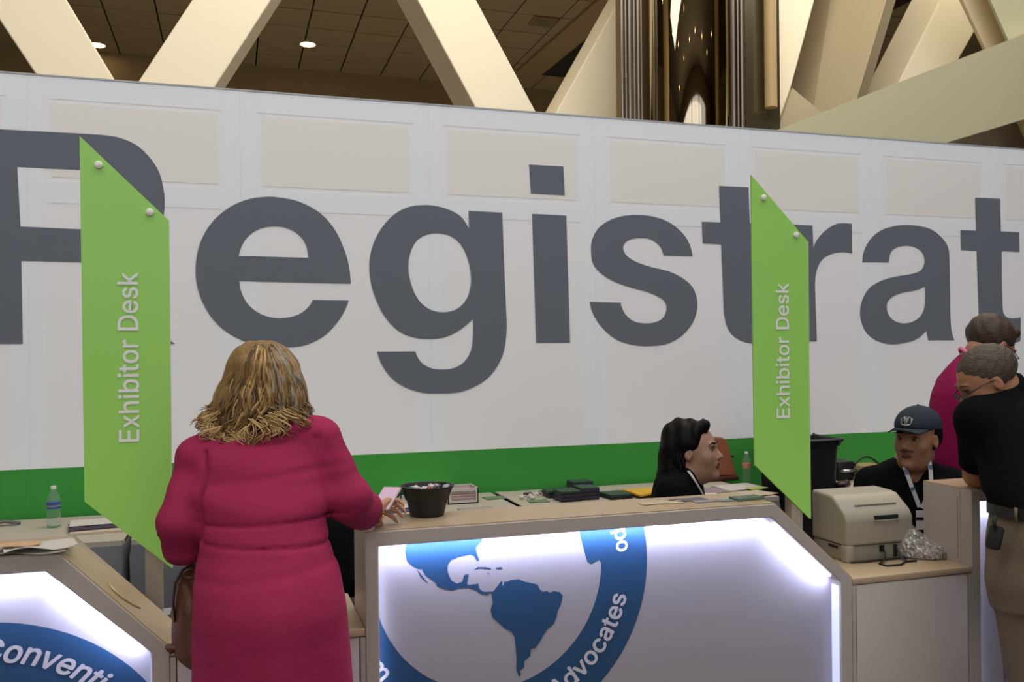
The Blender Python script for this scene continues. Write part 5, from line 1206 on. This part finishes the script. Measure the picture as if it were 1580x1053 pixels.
for q in (-1, 1):
    sh = atD(1494, 596, 4.1) - F3 * q * .17; el = sh - U3 * .25 + f5 * .10; wr = el + f5 * .2 - U3 * .10
    B.cap(sh, el, .05, .042, .03); B.cap(el, wr, .040, .028, .02); hand(B, wr, nrm(f5 - U3 * .5), F3 * -q, q, 1, .5)
    hp = p5 - F3 * q * .09 + R3 * .0; hp[2] = .85; kn = hp.copy(); kn[2] = .48; an = hp.copy(); an[2] = .09
    B.cap(hp, kn, .08, .058, .04); B.cap(kn, an, .055, .04, .03); foot(B, an, f5)
B.mesh('body', S5, mag)
MS = Field([p5[0] - .36, p5[1] - .34, .8], [p5[0] + .50, p5[1] + .40, 1.62], .0065)
MS.loft(R5, k=.02)
for q in (-1, 1):
    sh = atD(1494, 596, 4.1) - F3 * q * .17; el = sh - U3 * .25 + f5 * .10; MS.cap(sh, el * .8 + sh * .2, .066, .062, .04)
MS.warp(wob(51, [(18, 18, 24), (36, 36, 12)], .004)); MS.mesh('magenta_shirt', M_mag, mag)
LG = Field([p5[0] - .3, p5[1] - .3, .06], [p5[0] + .3, p5[1] + .3, .95], .008)
for q in (-1, 1):
    hp = p5 - F3 * q * .09; hp[2] = .80; kn = hp.copy(); kn[2] = .48; an = hp.copy(); an[2] = .09
    LG.cap(hp, kn, .098, .075, .04); LG.cap(kn, an, .072, .06, .03)
LG.cap(p5 - F3 * .06, p5 + F3 * .06, .12, .12, .04)
LG.mesh('dark_trousers', mat('dark_trouser', '20222a', .8), mag)
cc5 = atD(1497, 556, 4.1); un = nrm(h5.c - cc5); e1 = nrm(np.cross(un, F3)); e2 = np.cross(un, e1)
MB().tube([cc5 + (e1 * math.cos(t) + e2 * math.sin(t)) * .066 for t in np.linspace(0, 2 * math.pi, 25)], .010, 8).build('shirt_collar', mat('collar_pink', 'd8779c', .7), mag, smooth=True)
M_hbr = mat('hair_brown', '3b2a20', .55, var=.3, scale=50, bump=.5, bscale=140)
h5.eyes(mag, M_hbr)
H = Field(h5.c - .18, h5.c + .18, .005)
h5.ell(H, (0, -.022, .046), (.086, .106, .094), .01); h5.ell(H, (0, .122, -.045), (.12, .080, .118), .015, 'sub'); H.cut(nrm(-h5.u * .9 - h5.f * .25), h5.L(0, -.06, -.05), .02)
h5.cap(H, (-.04, .045, .100), (.04, .048, .100), .016, .018, .03)
for q in (-1, 1): h5.ell(H, (q * .09, .008, -.022), (.035, .026, .042), .012, 'sub')
H.warp(wob(61, [(140, 140, 140)], .002)); H.mesh('hair', M_hbr, mag)
gl = MB()
for q in (-1, 1): gl.tube([h5.L(q * .081, .0, .014), h5.L(q * .077, .05, .014), h5.L(q * .058, .108, .008)], .002, 6)
gl.tube([h5.L(-.058, .108, .008), h5.L(0, .116, .010), h5.L(.058, .108, .008)], .002, 6)
gl.build('glasses', M_wire, mag, smooth=True)

# ---------------------------------------------------------------- things on the tables and counters
KT = 1.0735   # top of a lit counter
M_paper = mat('paper_white', 'bdb8b0', .7); M_paper2 = mat('paper_cream', 'b5a790', .7); M_dkpur = mat('print_dark_purple', '35283c', .6)
M_gcard = mat('card_dark_green', '24402f', .5); M_clear = mat('clear_plastic', 'e6f0ee', .08, trans=.92, spec=.5); M_clear.node_tree.nodes['Principled BSDF'].inputs['IOR'].default_value = 1.15
def bottle(px, py, z, h, label, lab_m, cap_m):
    p = atZ(px, py, z); r = h * .155
    t = empty('water_bottle', (p[0], p[1], z), label, 'bottle')
    prof = [(r * .75, 0), (r, .008)]
    for k in range(6): prof += [(r, h * (.06 + .05 * k)), (r * .93, h * (.085 + .05 * k))]
    prof += [(r, h * .40), (r, h * .64), (r * .98, h * .70), (r * .72, h * .80), (r * .42, h * .88), (r * .38, h * .93)]
    MB().lathe(prof, (p[0], p[1], z), n=24).build('bottle_body', M_clear, t, smooth=True)
    MB().lathe([(r * 1.012, h * .46), (r * 1.012, h * .62)], (p[0], p[1], z), n=24).build('label_band', lab_m, t, smooth=True, ang=40)
    MB().lathe([(r * .43, h * .93), (r * .43, h), (r * .36, h * 1.005), (0, h * 1.005)], (p[0], p[1], z), n=20).build('bottle_cap', cap_m, t, smooth=True, ang=40)
    m_ = MB()
    for a in (-2.0, -1.2): m_.lathe([(r * 1.02, h * .51), (r * 1.02, h * .55)], (p[0], p[1], z), n=24)
    m_.build('label_stripe', M_paper, t, smooth=True, ang=40)
bottle(83, 814, TZ, .192, 'clear water bottle with blue label on the left table', mat('label_blue', '2c4f8f', .5), mat('cap_pale', 'd8dad6', .4))
bottle(1152, 743, TZ, .178, 'clear water bottle with orange label beside the brown leather case', mat('label_orange', 'c98a5c', .5), mat('cap_pale', 'd8dad6', .4))
def sheet(b, px, py, z, w, l, rz, th=.0012, wave=.004, n=6, seed=0):
    """one slightly curled sheet"""
    p = atZ(px, py, z); rr = random.Random(seed * 7 + int(px)); ph = rr.uniform(0, 6); Mr = Matrix.Rotation(rz, 3, 'Z'); top, bot = [], []
    for i in range(n + 1):
        for j in range(n + 1):
            x, y = (i / n - .5) * w, (j / n - .5) * l; hz = wave * (1 + math.sin(i * 1.1 + ph) * math.cos(j * .9 + ph)) * .5
            q = Mr @ Vector((x, y, 0)); top.append(b.bm.verts.new((p[0] + q.x, p[1] + q.y, z + th + hz))); bot.append(b.bm.verts.new((p[0] + q.x, p[1] + q.y, z + hz + .0001)))
    for i in range(n):
        for j in range(n):
            a = i * (n + 1) + j; k = [a, a + 1, a + n + 2, a + n + 1]
            b.bm.faces.new([top[m] for m in k]); b.bm.faces.new([bot[m] for m in k[::-1]])
    e = [i * (n + 1) for i in range(n + 1)] + [n * (n + 1) + j for j in range(1, n + 1)] + [i * (n + 1) + n for i in range(n - 1, -1, -1)] + [j for j in range(n - 1, 0, -1)]
    for a, c in zip(e, e[1:] + e[:1]): b.bm.faces.new([top[a], top[c], bot[c], bot[a]])
def paper(px, py, z, w, l, rz, label, m=None, cat='paper', nm='paper_sheet', th=.0012, wave=.004, grp=None, seed=0):
    b = MB(); sheet(b, px, py, z, w, l, rz, th, wave, seed=seed)
    return tag(b.build(nm, m or M_paper, None, smooth=True, ang=40), label, cat, grp)
# left table and left counter
paper(150, 806, TZ + .016, .23, .17, .1, 'pale stapled papers on the left table beside the lime sign', wave=.003)
paper(152, 812, TZ + .009, .25, .18, .16, 'purple-edged folder under the pale papers on the left table', M_dkpur, 'folder', 'folder', .005, .001)
paper(158, 818, TZ, .26, .18, .06, 'cream booklet at the bottom of the pile on the left table', M_paper2, 'booklet', 'booklet', .008, .0)
gl = MB(); a = atZ(12, 812, TZ)
gl.tube([a + v3([-.06, .0, .012]), a + v3([-.02, .01, .02]), a + v3([.02, .0, .016]), a + v3([.05, .015, .006])], .004, 6, flat=2).tube([a + v3([-.05, -.02, .006]), a + v3([.0, -.02, .008]), a + v3([.04, -.01, .006])], .004, 6)
tag(gl.build('folded_strap', mat('strap_grey', '6c6866', .6), None, smooth=True), 'small grey folded strap lying at the left edge of the left table', 'strap')
paper(62, 846, KT + .006, .16, .10, .25, 'crumpled pale paper sheet uppermost on the left lit counter', wave=.014, seed=3)
paper(48, 852, KT, .17, .09, -.05, 'curled grey paper sheet lowest on the left lit counter', mat('paper_grey', '928a84', .7), wave=.008, seed=5)
paper(30, 842, KT + .016, .09, .05, .1, 'small peach card on top of the crumpled paper, left lit counter', mat('card_peach', 'c09a72', .6), 'card', 'card', .002, .003)
# lifted strip of laminate on the slope
mb = MB(); sl = lambda t, y, h: (-.405 + .25 * t, y, KT - .258 * t + .003 + h)
mb.tube([sl(.40, -2.43, .001), sl(.46, -2.45, .004), sl(.55, -2.45, .003), sl(.64, -2.43, .001), sl(.70, -2.41, .001)], [.002, .005, .004, .005, .002], 6, flat=.5).build('lifted_edging', mat('edging_pale', 'bca682', .5), t1, smooth=True)

# black octagonal tub with wrapped sweets
p = atZ(659, 795, KT)
tub = empty('plastic_tub', (p[0], p[1], KT), 'black flared plastic tub of sweets on the lit counter beside the hand', 'tub')
sc_ = (float((p - CAM) @ F3)) / FPX
MB().lathe([(0, 0), (26 * sc_, 0), (31 * sc_, 22 * sc_), (31.5 * sc_, 24 * sc_), (33.5 * sc_, 25 * sc_), (40 * sc_, 43 * sc_), (42 * sc_, 44 * sc_), (42 * sc_, 46 * sc_), (39 * sc_, 46 * sc_), (37 * sc_, 43 * sc_), (25 * sc_, 8 * sc_), (0, 7 * sc_)], (p[0], p[1], KT), n=36).build('tub_body', M_blk, tub, smooth=True, ang=35)
rr = random.Random(11)
sw = [mat('wrapper_' + n, c, .35) for n, c in (('white', 'c9c9c6'), ('red', '8a2b2b'), ('teal', '2f5d54'), ('dark', '2a2a30'), ('silver', '9aa0a4'))]
for k in range(16):
    a = rr.uniform(0, 6.28); r_ = rr.uniform(0, 30) * sc_; z = KT + (40 + rr.uniform(-2, 3)) * sc_
    c_ = (p[0] + r_ * math.cos(a), p[1] + r_ * math.sin(a), z); b = MB(); b.ball(c_, 6.5 * sc_, (1, .7, .55), Matrix.Rotation(rr.uniform(0, 3), 4, 'Z'), 8)
    d_ = v3([math.cos(a + 1), math.sin(a + 1), .2]) * 9 * sc_; b.tube([v3(c_) - d_, v3(c_) - d_ * .6, v3(c_) + d_ * .6, v3(c_) + d_], [4 * sc_, 1 * sc_, 1 * sc_, 4 * sc_], 6, flat=.4)
    tag(b.build('wrapped_sweet', sw[k % 5], None, smooth=True), 'small %s wrapped sweet heaped in the black plastic tub' % ('white', 'red', 'teal', 'dark', 'silver')[k % 5], 'sweet', 'wrapped sweets in the black tub')
rb = MB()
for k in range(5): rb.tube([p + v3([-36 * sc_, -10 * sc_, (44 - KT * 0) * sc_]) + R3 * 0, p - R3 * (38 + 2 * k) * sc_ - F3 * 14 * sc_ + U3 * (40 - 3 * k) * sc_, p - R3 * (38 - 2 * k) * sc_ - F3 * 22 * sc_ + U3 * (26 + 5 * k) * sc_], [2 * sc_, 3.5 * sc_, 1.5 * sc_], 6, flat=.4)
rb.build('green_ribbon', sw[2], tub, smooth=True)
paper(612, 790, KT, .10, .06, .3, 'blue-edged leaflet on the lit counter between hand and black tub', mat('leaflet_blue', '3d5c86', .5), 'leaflet', 'leaflet', .002, .002)
paper(610, 783, KT + .004, .09, .06, -.2, 'white leaflet on the blue-edged one beside the black tub', None, 'leaflet', 'leaflet', .001, .006)

# white card box on the middle table
def crate(px, py, w, d, h, label):
    p = atZ(px, py, TZ); x, y = p[0], p[1]; t = empty('card_box', (x, y, TZ), label, 'box'); th = .006
    MB().box((x - w / 2, y, TZ), (x + w / 2, y + d, TZ + th)).build('box_floor', M_paper, t)
    for a, b in (((x - w / 2, y), (x - w / 2 + th, y + d)), ((x + w / 2 - th, y), (x + w / 2, y + d)), ((x - w / 2 + th, y + d - th), (x + w / 2 - th, y + d))):
        MB().box((a[0], a[1], TZ + th), (b[0], b[1], TZ + h)).build('box_wall', M_paper, t)
    f_ = MB(); V_ = lambda L: [(u, y, v) for u, v in L]
    f_.ring_prism(V_([(x - w / 2, TZ), (x + w / 2, TZ), (x + w / 2, TZ + h), (x - w / 2, TZ + h)]), V_([(x - w / 2 + .018, TZ + .016), (x + w / 2 - .014, TZ + .016), (x + w / 2 - .014, TZ + h - .016), (x - w / 2 + .018, TZ + h - .016)]), (0, th, 0)).build('window_front', M_paper, t)
    for k in range(9):
        z = TZ + th + .001 + k * (h - .02) / 9
        box('printed_card', (x - w / 2 + .010, y + .010, z), (x + w / 2 - .010, y + d - .02, z + (h - .02) / 9 * .8), [mat('card_pink', 'b08088', .6), M_paper][k % 2], t)
crate(715, 778, .165, .15, .082, 'open white box of pink striped cards on the middle back table')
p = atZ(668, 774, TZ); bx_ = empty('tray_lid', (p[0], p[1], TZ), 'wide shallow white tray behind the black tub', 'tray')
MB().box((p[0] - .17, p[1] + .06, TZ), (p[0] + .14, p[1] + .30, TZ + .045)).build('tray_body', M_paper, bx_); box('tray_rim', (p[0] - .175, p[1] + .055, TZ + .045), (p[0] + .145, p[1] + .305, TZ + .052), mat('rim_white', 'd4d4cc', .5), bx_)
paper(590, 772, TZ, .14, .12, .1, 'loose white handout on the middle table behind the smartphone')
paper(735, 786, TZ, .18, .08, 0, 'pale grey handout in front of the white card box', mat('paper_grey', '928a84', .7))
paper(762, 769, TZ, .11, .09, .1, 'small green postcard lying right of the white card box', mat('postcard_green', '5f7a56', .6), 'postcard', 'postcard')
paper(830, 774, TZ, .11, .09, -.1, 'green postcard lying under the tangled name badges', mat('postcard_green', '5f7a56', .6), 'postcard', 'postcard')
for k, (x, y, m_) in enumerate(((805, 771, M_paper), (812, 766, M_dkpur), (818, 769, M_paper), (828, 766, M_paper), (835, 763, M_blk), (840, 762, M_paper), (822, 772, M_paper), (846, 768, M_dkpur))):
    p = atZ(x, y, TZ); b = MB(); b.ball(p + U3 * .012, .016, (1.1, .8, .6), None, 10); b.tube([p + U3 * .012, p + U3 * .022 + R3 * .02, p + U3 * .010 + R3 * .035], .003, 6)
    tag(b.build('badge_reel', m_, None, smooth=True), ['small %s badge reel in the loose heap left of the booklet stacks' % ('black' if m_ is M_blk else 'purple' if m_ is M_dkpur else 'white')][0], 'badge', 'badge reels heaped on the middle table')
def stack(px, py, n, w, d, th, label, m1, m2, rz=.05):
    p = atZ(px, py, TZ); t = empty('booklet_stack', (p[0], p[1] + d / 2, TZ), label, 'booklets', 'dark booklet stacks on the back table')
    for k in range(n):
        Mr = Matrix.Translation((p[0] + rr.uniform(-.002, .002), p[1] + d / 2 + rr.uniform(-.002, .002), TZ + k * th)) @ Matrix.Rotation(rz + rr.uniform(-.03, .03), 4, 'Z')
        MB().box((-w / 2, -d / 2, 0), (w / 2, d / 2, th * .93), 0, Mr).build('booklet', m1 if k == n - 1 else (m2 if k % 2 else M_blk), t)
    return t
M_pur = mat('booklet_purple', '2b2440', .5)
stack(882, 775, 6, .115, .12, .0095, 'dark booklet stack with green top, nearest the badge reels', M_gcard, M_pur)
stack(861, 769, 4, .10, .12, .0095, 'lower dark booklet stack half behind the one nearest the badge reels', M_gcard, M_pur, -.05)
stack(911, 772, 7, .105, .12, .0095, 'tallest dark booklet stack, between the low stack and the flat pile', M_gcard, M_pur, 0)
stack(900, 762, 7, .12, .10, .0095, 'dark booklet stack at the back, against the green band', M_gcard, M_pur, .08)
stack(958, 771, 3, .13, .14, .009, 'flat pile of dark green booklets under the yellow envelope corner', M_gcard, M_blk, .12)
paper(994, 762, TZ + .012, .17, .20, .12, 'yellow padded envelope beside the dark-haired person', mat('envelope_yellow', 'c79a1e', .55), 'envelope', 'envelope', .010, .008)
paper(1010, 757, TZ, .26, .17, .05, 'loose cream paper under the yellow envelope', M_paper2)
# brown leather case leaning at the wall
p0 = atZ(1112, 743, TZ); case = empty('leather_case', (p0[0], p0[1], TZ), 'upright brown leather case behind the dark-haired person', 'case')
px_ = lambda x, y: atY(x, y, p0[1])
LC = [px_(x, y) for x, y in ((1080, 735), (1084, 700), (1088, 684), (1094, 678), (1124, 677), (1130, 681), (1138, 735))]
o = MB().prism([q + v3([0, max(0, q[2] - TZ) * .25, 0]) for q in LC], (0, .07, 0)).build('case_body', mat('case_leather', '7c4229', .55, var=.1, scale=6), case); bv = o.modifiers.new('b', 'BEVEL'); bv.width = .008; bv.segments = 3
a, b = px_(1079, 743), px_(1139, 742); MB().box((a[0], p0[1] - .012, TZ), (b[0], p0[1] + .08, TZ + .028), .006).build('case_base', mat('case_dark', '4a241a', .5), case, smooth=True, ang=40)
q = px_(1132, 705); MB().lathe([(0, 0), (.007, 0), (.007, .006), (0, .006)], (q[0], q[1] + .015, q[2]), n=12, axis=(0, -1, 0)).build('case_stud', M_blk, case)
# papers in front of the dark-haired person
for k, (x, y, w, l, rz, m_, lb) in enumerate(((1105, 757, .26, .18, .2, mat('paper_mauve', '8d7c84', .6), 'mauve printed sheet on the table behind the dark-haired person'), (1140, 752, .26, .2, .1, M_paper, 'white sheet on the table below the orange-labelled bottle'), (1165, 762, .2, .16, .3, M_paper2, 'cream sheet at the table end near the right lime sign'),
                                              (1125, 763, .10, .07, .2, mat('note_lime', '9fb04c', .6), 'small lime note on the papers nearest the dark-haired person'), (1168, 754, .12, .06, .2, mat('note_lime', '9fb04c', .6), 'small lime note on the papers nearest the right sign'), (1092, 764, .12, .09, -.1, M_paper, 'white slip on the table just right of the lanyard'))):
    paper(x, y, TZ + .002 * k, w, l, rz, lb, m_, 'note' if 'note' in lb else 'paper', 'sticky_note' if 'note' in lb else 'paper_sheet', wave=.003, seed=k)
for k, (x, y, w, l, rz, m_, lb) in enumerate(((1010, 777, .10, .04, .2, M_paper2, 'cream leaflet lying on the lit counter, leftmost of the row'), (1035, 776, .08, .045, -.1, M_paper2, 'second cream leaflet in the row on the lit counter'), (1062, 772, .12, .05, .1, mat('leaflet_slate', '565560', .5), 'slate printed leaflet on the lit counter in front of the seated person'), (1090, 774, .09, .04, .1, mat('leaflet_grey', '8b8a90', .5), 'grey leaflet between the slate leaflet and the green cards'),
                                              (1122, 773, .06, .035, 0, mat('leaflet_teal', '6c8886', .5), 'small teal card on the lit counter'), (1152, 771, .10, .05, .1, mat('leaflet_green', '58705c', .5), 'green-edged card stack near the sloping end of the lit counter'))):
    paper(x, y, KT, w, l, rz, lb, m_, 'leaflet', 'leaflet', .0012 if k != 5 else .008, .0015, seed=k + 20)

# tall black bin between the back tables
pb = atY(1229, 720, -.45); bn = empty('waste_bin', (3.15, -.45, 0), 'tall black waste bin with a bag over its rim, behind the right lime sign', 'bin')
def rr_loop(w, d, z, r=.05, n=6):
    out = []
    for cxs, cys, a0 in ((1, 1, 0), (-1, 1, 90), (-1, -1, 180), (1, -1, 270)):
        for k in range(n + 1): a = math.radians(a0 + 90 * k / n); out.append((3.15 + cxs * (w / 2 - r) + r * math.cos(a), -.45 + cys * (d / 2 - r) + r * math.sin(a), z))
    return out
bm_ = MB(); loops = [rr_loop(w, d, z) for w, d, z in ((.30, .24, 0), (.36, .30, .95), (.37, .31, 1.0), (.39, .33, 1.002), (.39, .33, 1.03), (.36, .30, 1.03), (.34, .28, .95), (.28, .22, .04))]
vv = [[bm_.bm.verts.new(q) for q in L_] for L_ in loops]
for a, b in zip(vv, vv[1:]):
    for i in range(len(a)): bm_.bm.faces.new([a[i], a[(i + 1) % len(a)], b[(i + 1) % len(a)], b[i]])
bm_.bm.faces.new(vv[0][::-1]); bm_.bm.faces.new(vv[-1]); bm_.build('bin_body', M_blk, bn, smooth=True, ang=40)
lp_ = rr_loop(.40, .34, 1.03, .06, 8); bg = MB(); bg.tube([(x, y, z + .006 * math.sin(i * 1.7)) for i, (x, y, z) in enumerate(lp_)] + [lp_[0]], [.012 + .005 * math.sin(i * 2.3) for i in range(len(lp_) + 1)], 6).build('bin_bag', mat('bag_film', '1d1e22', .3), bn, smooth=True)

# things on the right back table
p = atZ(1306, 742, TZ); dv = empty('card_reader', (p[0], p[1], TZ), 'black desktop device with a chrome tap beside the black bin', 'device')
MB().box((p[0] - .062, p[1], TZ), (p[0] + .062, p[1] + .16, TZ + .115), .01).build('device_body', M_blk, dv, smooth=True, ang=40)
MB().tube([(p[0] - .05, p[1] - .01, TZ + .06), (p[0] - .05, p[1] - .04, TZ + .065), (p[0] + .04, p[1] - .04, TZ + .065), (p[0] + .04, p[1] - .01, TZ + .06)], .010, 8).build('chrome_bar', M_chrome, dv, smooth=True)
MB().box((p[0] - .06, p[1] - .002, TZ + .01), (p[0] + .06, p[1], TZ + .04)).build('device_slot', M_blk2, dv)
p = atZ(1349, 743, TZ); wk = empty('wicker_box', (p[0], p[1], TZ), 'small woven beige box with a black arched handle', 'basket')
MB().box((p[0] - .085, p[1], TZ), (p[0] + .085, p[1] + .14, TZ + .022), .004).build('box_foot', M_paper, wk)
MB().box((p[0] - .08, p[1] + .005, TZ + .022), (p[0] + .08, p[1] + .135, TZ + .095), .006).build('box_body', mat('wicker', '9a8c5e', .8, var=.3, scale=60, bump=.6, bscale=120), wk, smooth=True, ang=40)
MB().tube([(p[0] - .09 + .18 * k / 12, p[1] + .07, TZ + .093 + .045 * math.sin(math.pi * k / 12)) for k in range(13)], .006, 8).build('box_handle', M_blk, wk, smooth=True)
p = atZ(1301, 752, TZ); b = MB(); b.ball(p + U3 * .018, .045, (1.1, .7, .4), None, 12); b.ball(p + U3 * .03 + R3 * .02, .02, (1, .8, .6), None, 10)
tag(b.build('dark_purse', mat('purse_maroon', '3a1c1e', .4), None, smooth=True), 'small maroon purse on the right table in front of the black bin', 'purse')
paper(1325, 752, TZ, .16, .06, 0, 'white slip in front of the woven beige box')

# label printer on the low counter
X0, X1, YF, YK, ZB = 2.022, 2.302, -2.32, -2.125, .812
pr = empty('label_printer', ((X0 + X1) / 2, (YF + YK) / 2, ZB), 'large off-white desktop label printer on the low counter under the right lime sign', 'printer')
M_prn = mat('printer_shell', '9d9686', .4, var=.03, scale=3); M_prn2 = mat('printer_base', '8d8678', .45)
pf = [(YF, .868), (YF - .002, .958), (YF + .012, .982), (YF + .075, 1.030), (YF + .10, 1.036), (YK, 1.040), (YK, .868)]
o = MB().prism([(X0, y, z) for y, z in pf], (X1 - X0, 0, 0)).build('top_shell', M_prn, pr); bv = o.modifiers.new('b', 'BEVEL'); bv.width = .009; bv.segments = 3; bv.limit_method = 'ANGLE'
for p_ in o.data.polygons: p_.use_smooth = True
o.data.set_sharp_from_angle(angle=math.radians(50))
MB().box((X0 + .004, YF + .006, ZB), (X1 - .004, YK - .004, .866), .006).build('lower_base', M_prn2, pr, smooth=True, ang=40)
MB().box((X0 - .001, YF + .03, .80 + .012), (X0 + .03, YF - .001, .87), .004).build('base_corner', M_prn, pr, smooth=True, ang=40)
MB().box((X0 + .115, YF - .004, .953), (X0 + .215, YF + .006, .968), .002).build('label_slot', M_blk2, pr)
MB().box((X0 + .112, YF - .006, .948), (X0 + .218, YF - .002, .953), .001).build('slot_lip', M_prn, pr)
MB().box((X0 + .06, YF + .03, 1.0), (X0 + .235, YF + .034, 1.004)).build('lid_seam', M_prn2, pr)
for k in range(3): box('side_vent', (X0 - .0015, YF + .05 + k * .018, .852), (X0 + .002, YF + .062 + k * .018, .862), M_blk2, pr)
MB().box((X0 + .20, YF + .004, .818), (X0 + .215, YF + .008, .862)).build('cable_port', M_blk2, pr); MB().box((X0 + .14, YF + .004, .84), (X0 + .16, YF + .008, .862)).build('cable_port', M_blk2, pr)
cb = MB(); zc = ZB + .003
cb.tube([(X0 + .15, YF + .004, .855), (X0 + .148, YF - .015, .84), (X0 + .135, YF - .03, zc + .006), (X0 + .09, YF - .055, zc), (X0 + .095, YF - .085, zc), (X0 + .15, YF - .09, zc), (X0 + .19, YF - .06, zc), (X0 + .24, YF - .06, zc)], .0038, 8)
tag(cb.build('power_cable', M_blk, None, smooth=True), 'black looped power cable in front of the label printer', 'cable')
cb = MB(); cb.tube([(X0 + .207, YF - .000, .855), (X0 + .208, YF - .012, .84), (X0 + .208, YF - .02, zc + .003), (X0 + .212, YF - .045, zc)], .0036, 8)
tag(cb.build('data_cable', mat('cable_violet', '3b3346', .5), None, smooth=True), 'short upright data cable plugged into the front of the label printer', 'cable')
cb = MB(); cb.tube([(X0 + .01, YF - .008, zc), (X0 + .06, YF - .016, zc), (X0 + .2, YF - .012, zc), (X1 - .02, YF - .012, zc), (X1 + .03, YF + .005, zc)], .003, 8)
tag(cb.build('network_cable', M_blk, None, smooth=True), 'thin black cable running along the foot of the label printer', 'cable')

# bag of silvery lanyard clips
fc = (atZ(1437, 868, ZB) + atZ(1437, 852, ZB)) / 2 - v3([.012, 0, 0])
Ff = Field([fc[0] - .11, fc[1] - .09, ZB - .001], [fc[0] + .08, fc[1] + .13, ZB + .16], .0035)
for q, r_ in (((-.04, .04, .025), (.05, .05, .06)), ((0, 0, .012), (.055, .045, .034)), ((.03, -.01, .005), (.04, .035, .024)), ((-.055, .06, .06), (.035, .035, .045))): Ff.ell([fc[0] + q[0], fc[1] + q[1], ZB + q[2]], r_, None, .02)
Ff.warp(wob(71, [(260, 260, 260), (420, 420, 420)], .006)); Ff.cut(-U3, [0, 0, ZB + .001], .002)
tin = bpy.data.materials.new('clip_heap'); tin.use_nodes = True; nt = tin.node_tree; bb = nt.nodes['Principled BSDF']; bb.inputs['Roughness'].default_value = .3; bb.inputs['Metallic'].default_value = .55
vo = nt.nodes.new('ShaderNodeTexVoronoi'); vo.inputs['Scale'].default_value = 150; tc = nt.nodes.new('ShaderNodeTexCoord'); cr = nt.nodes.new('ShaderNodeValToRGB'); nt.links.new(tc.outputs['Object'], vo.inputs['Vector']); nt.links.new(vo.outputs['Color'], cr.inputs[0]); nt.links.new(cr.outputs[0], bb.inputs['Base Color'])
cr.color_ramp.interpolation = 'CONSTANT'; cr.color_ramp.elements[0].color = (.03, .04, .05, 1); cr.color_ramp.elements[1].position = .75; cr.color_ramp.elements[1].color = (.75, .74, .72, 1)
e_ = cr.color_ramp.elements.new(.35); e_.color = (.28, .27, .26, 1); e_ = cr.color_ramp.elements.new(.55); e_.color = (.45, .32, .24, 1)
cbg = empty('clip_bag', (fc[0], fc[1], ZB), 'clear bag heaped with silvery lanyard clips beside the label printer', 'bag')
Ff.mesh('clip_heap', tin, cbg)
Fg = Field([fc[0] - .13, fc[1] - .10, ZB - .001], [fc[0] + .11, fc[1] + .14, ZB + .18], .005)
for q, r_ in (((-.04, .04, .028), (.06, .06, .07)), ((.0, 0, .014), (.068, .055, .040)), ((.05, -.015, .003), (.045, .04, .022)), ((-.055, .06, .07), (.04, .04, .055))): Fg.ell([fc[0] + q[0], fc[1] + q[1], ZB + q[2]], r_, None, .02)
Fg.warp(wob(81, [(90, 90, 90), (160, 160, 160)], .004)); Fg.cut(-U3, [0, 0, ZB + .001], .002)
film = mat('bag_clear_film', 'ffffff', .1, alpha=.16); Fg.mesh('clear_film', film, cbg)

# office chairs
def office_chair(x, y, rz, label):
    t = empty('office_chair', (x, y, 0), label, 'chair', 'black office chairs'); T = Matrix.Translation((x, y, 0)) @ Matrix.Rotation(rz, 4, 'Z')
    MB().box((-.23, -.22, .40), (.23, .22, .455), .022, T).build('seat', M_black, t, smooth=True, ang=60)
    m = MB(); m.box((-.20, -.03, 0), (.20, .02, .40), .02, T @ Matrix.Translation((0, -.30, .50)) @ Matrix.Rotation(.12, 4, 'X')); m.build('backrest', M_black, t, smooth=True, ang=60)
    W_ = lambda *p: T @ Vector(p)
    MB().tube([W_(0, -.10, .39), W_(0, -.26, .40), W_(0, -.30, .52), W_(0, -.31, .70)], .018, 8, flat=1.6).build('back_support', M_blk, t, smooth=True)
    MB().lathe([(.03, .07), (.03, .25), (.02, .25), (.02, .40)], (x, y, 0), n=14).build('gas_post', M_blk, t, smooth=True, ang=40)
    for q in (-1, 1): MB().tube([W_(q * .20, -.05, .41), W_(q * .28, -.05, .42), W_(q * .28, -.05, .60), W_(q * .28, .10, .61)], .014, 8).build('armrest', M_blk, t, smooth=True)
    for k in range(5):
        a = k * 2 * math.pi / 5; e = (math.cos(a) * .28, math.sin(a) * .28)
        lg = MB().tube([W_(0, 0, .09), W_(*e, .07)], [.022, .014], 8).build('leg', M_blk, t, smooth=True)
        c_ = W_(*e, .027); MB().lathe([(0, -.02), (.026, -.02), (.026, .02), (0, .02)], c_, n=14, axis=W_(-math.sin(a), math.cos(a), 0) - W_(0, 0, 0)).build('caster', M_blk2, lg, smooth=True, ang=40)
    return t
ec = atD(520, 850, 3.75)
office_chair(ec[0] + .02, ec[1] - .25, math.radians(200), 'empty black office chair glimpsed between the pink dress and the lit counter')
office_chair(t2p[0] - fb2[0] * -.07, t2p[1] - fb2[1] * -.07, math.atan2(fb2[1], fb2[0]) - math.pi / 2, 'black office chair under the dark-haired person')
office_chair(t3p[0] + fb3[0] * .09, t3p[1] + fb3[1] * .09, math.atan2(fb3[1], fb3[0]) - math.pi / 2, 'black office chair under the capped person')
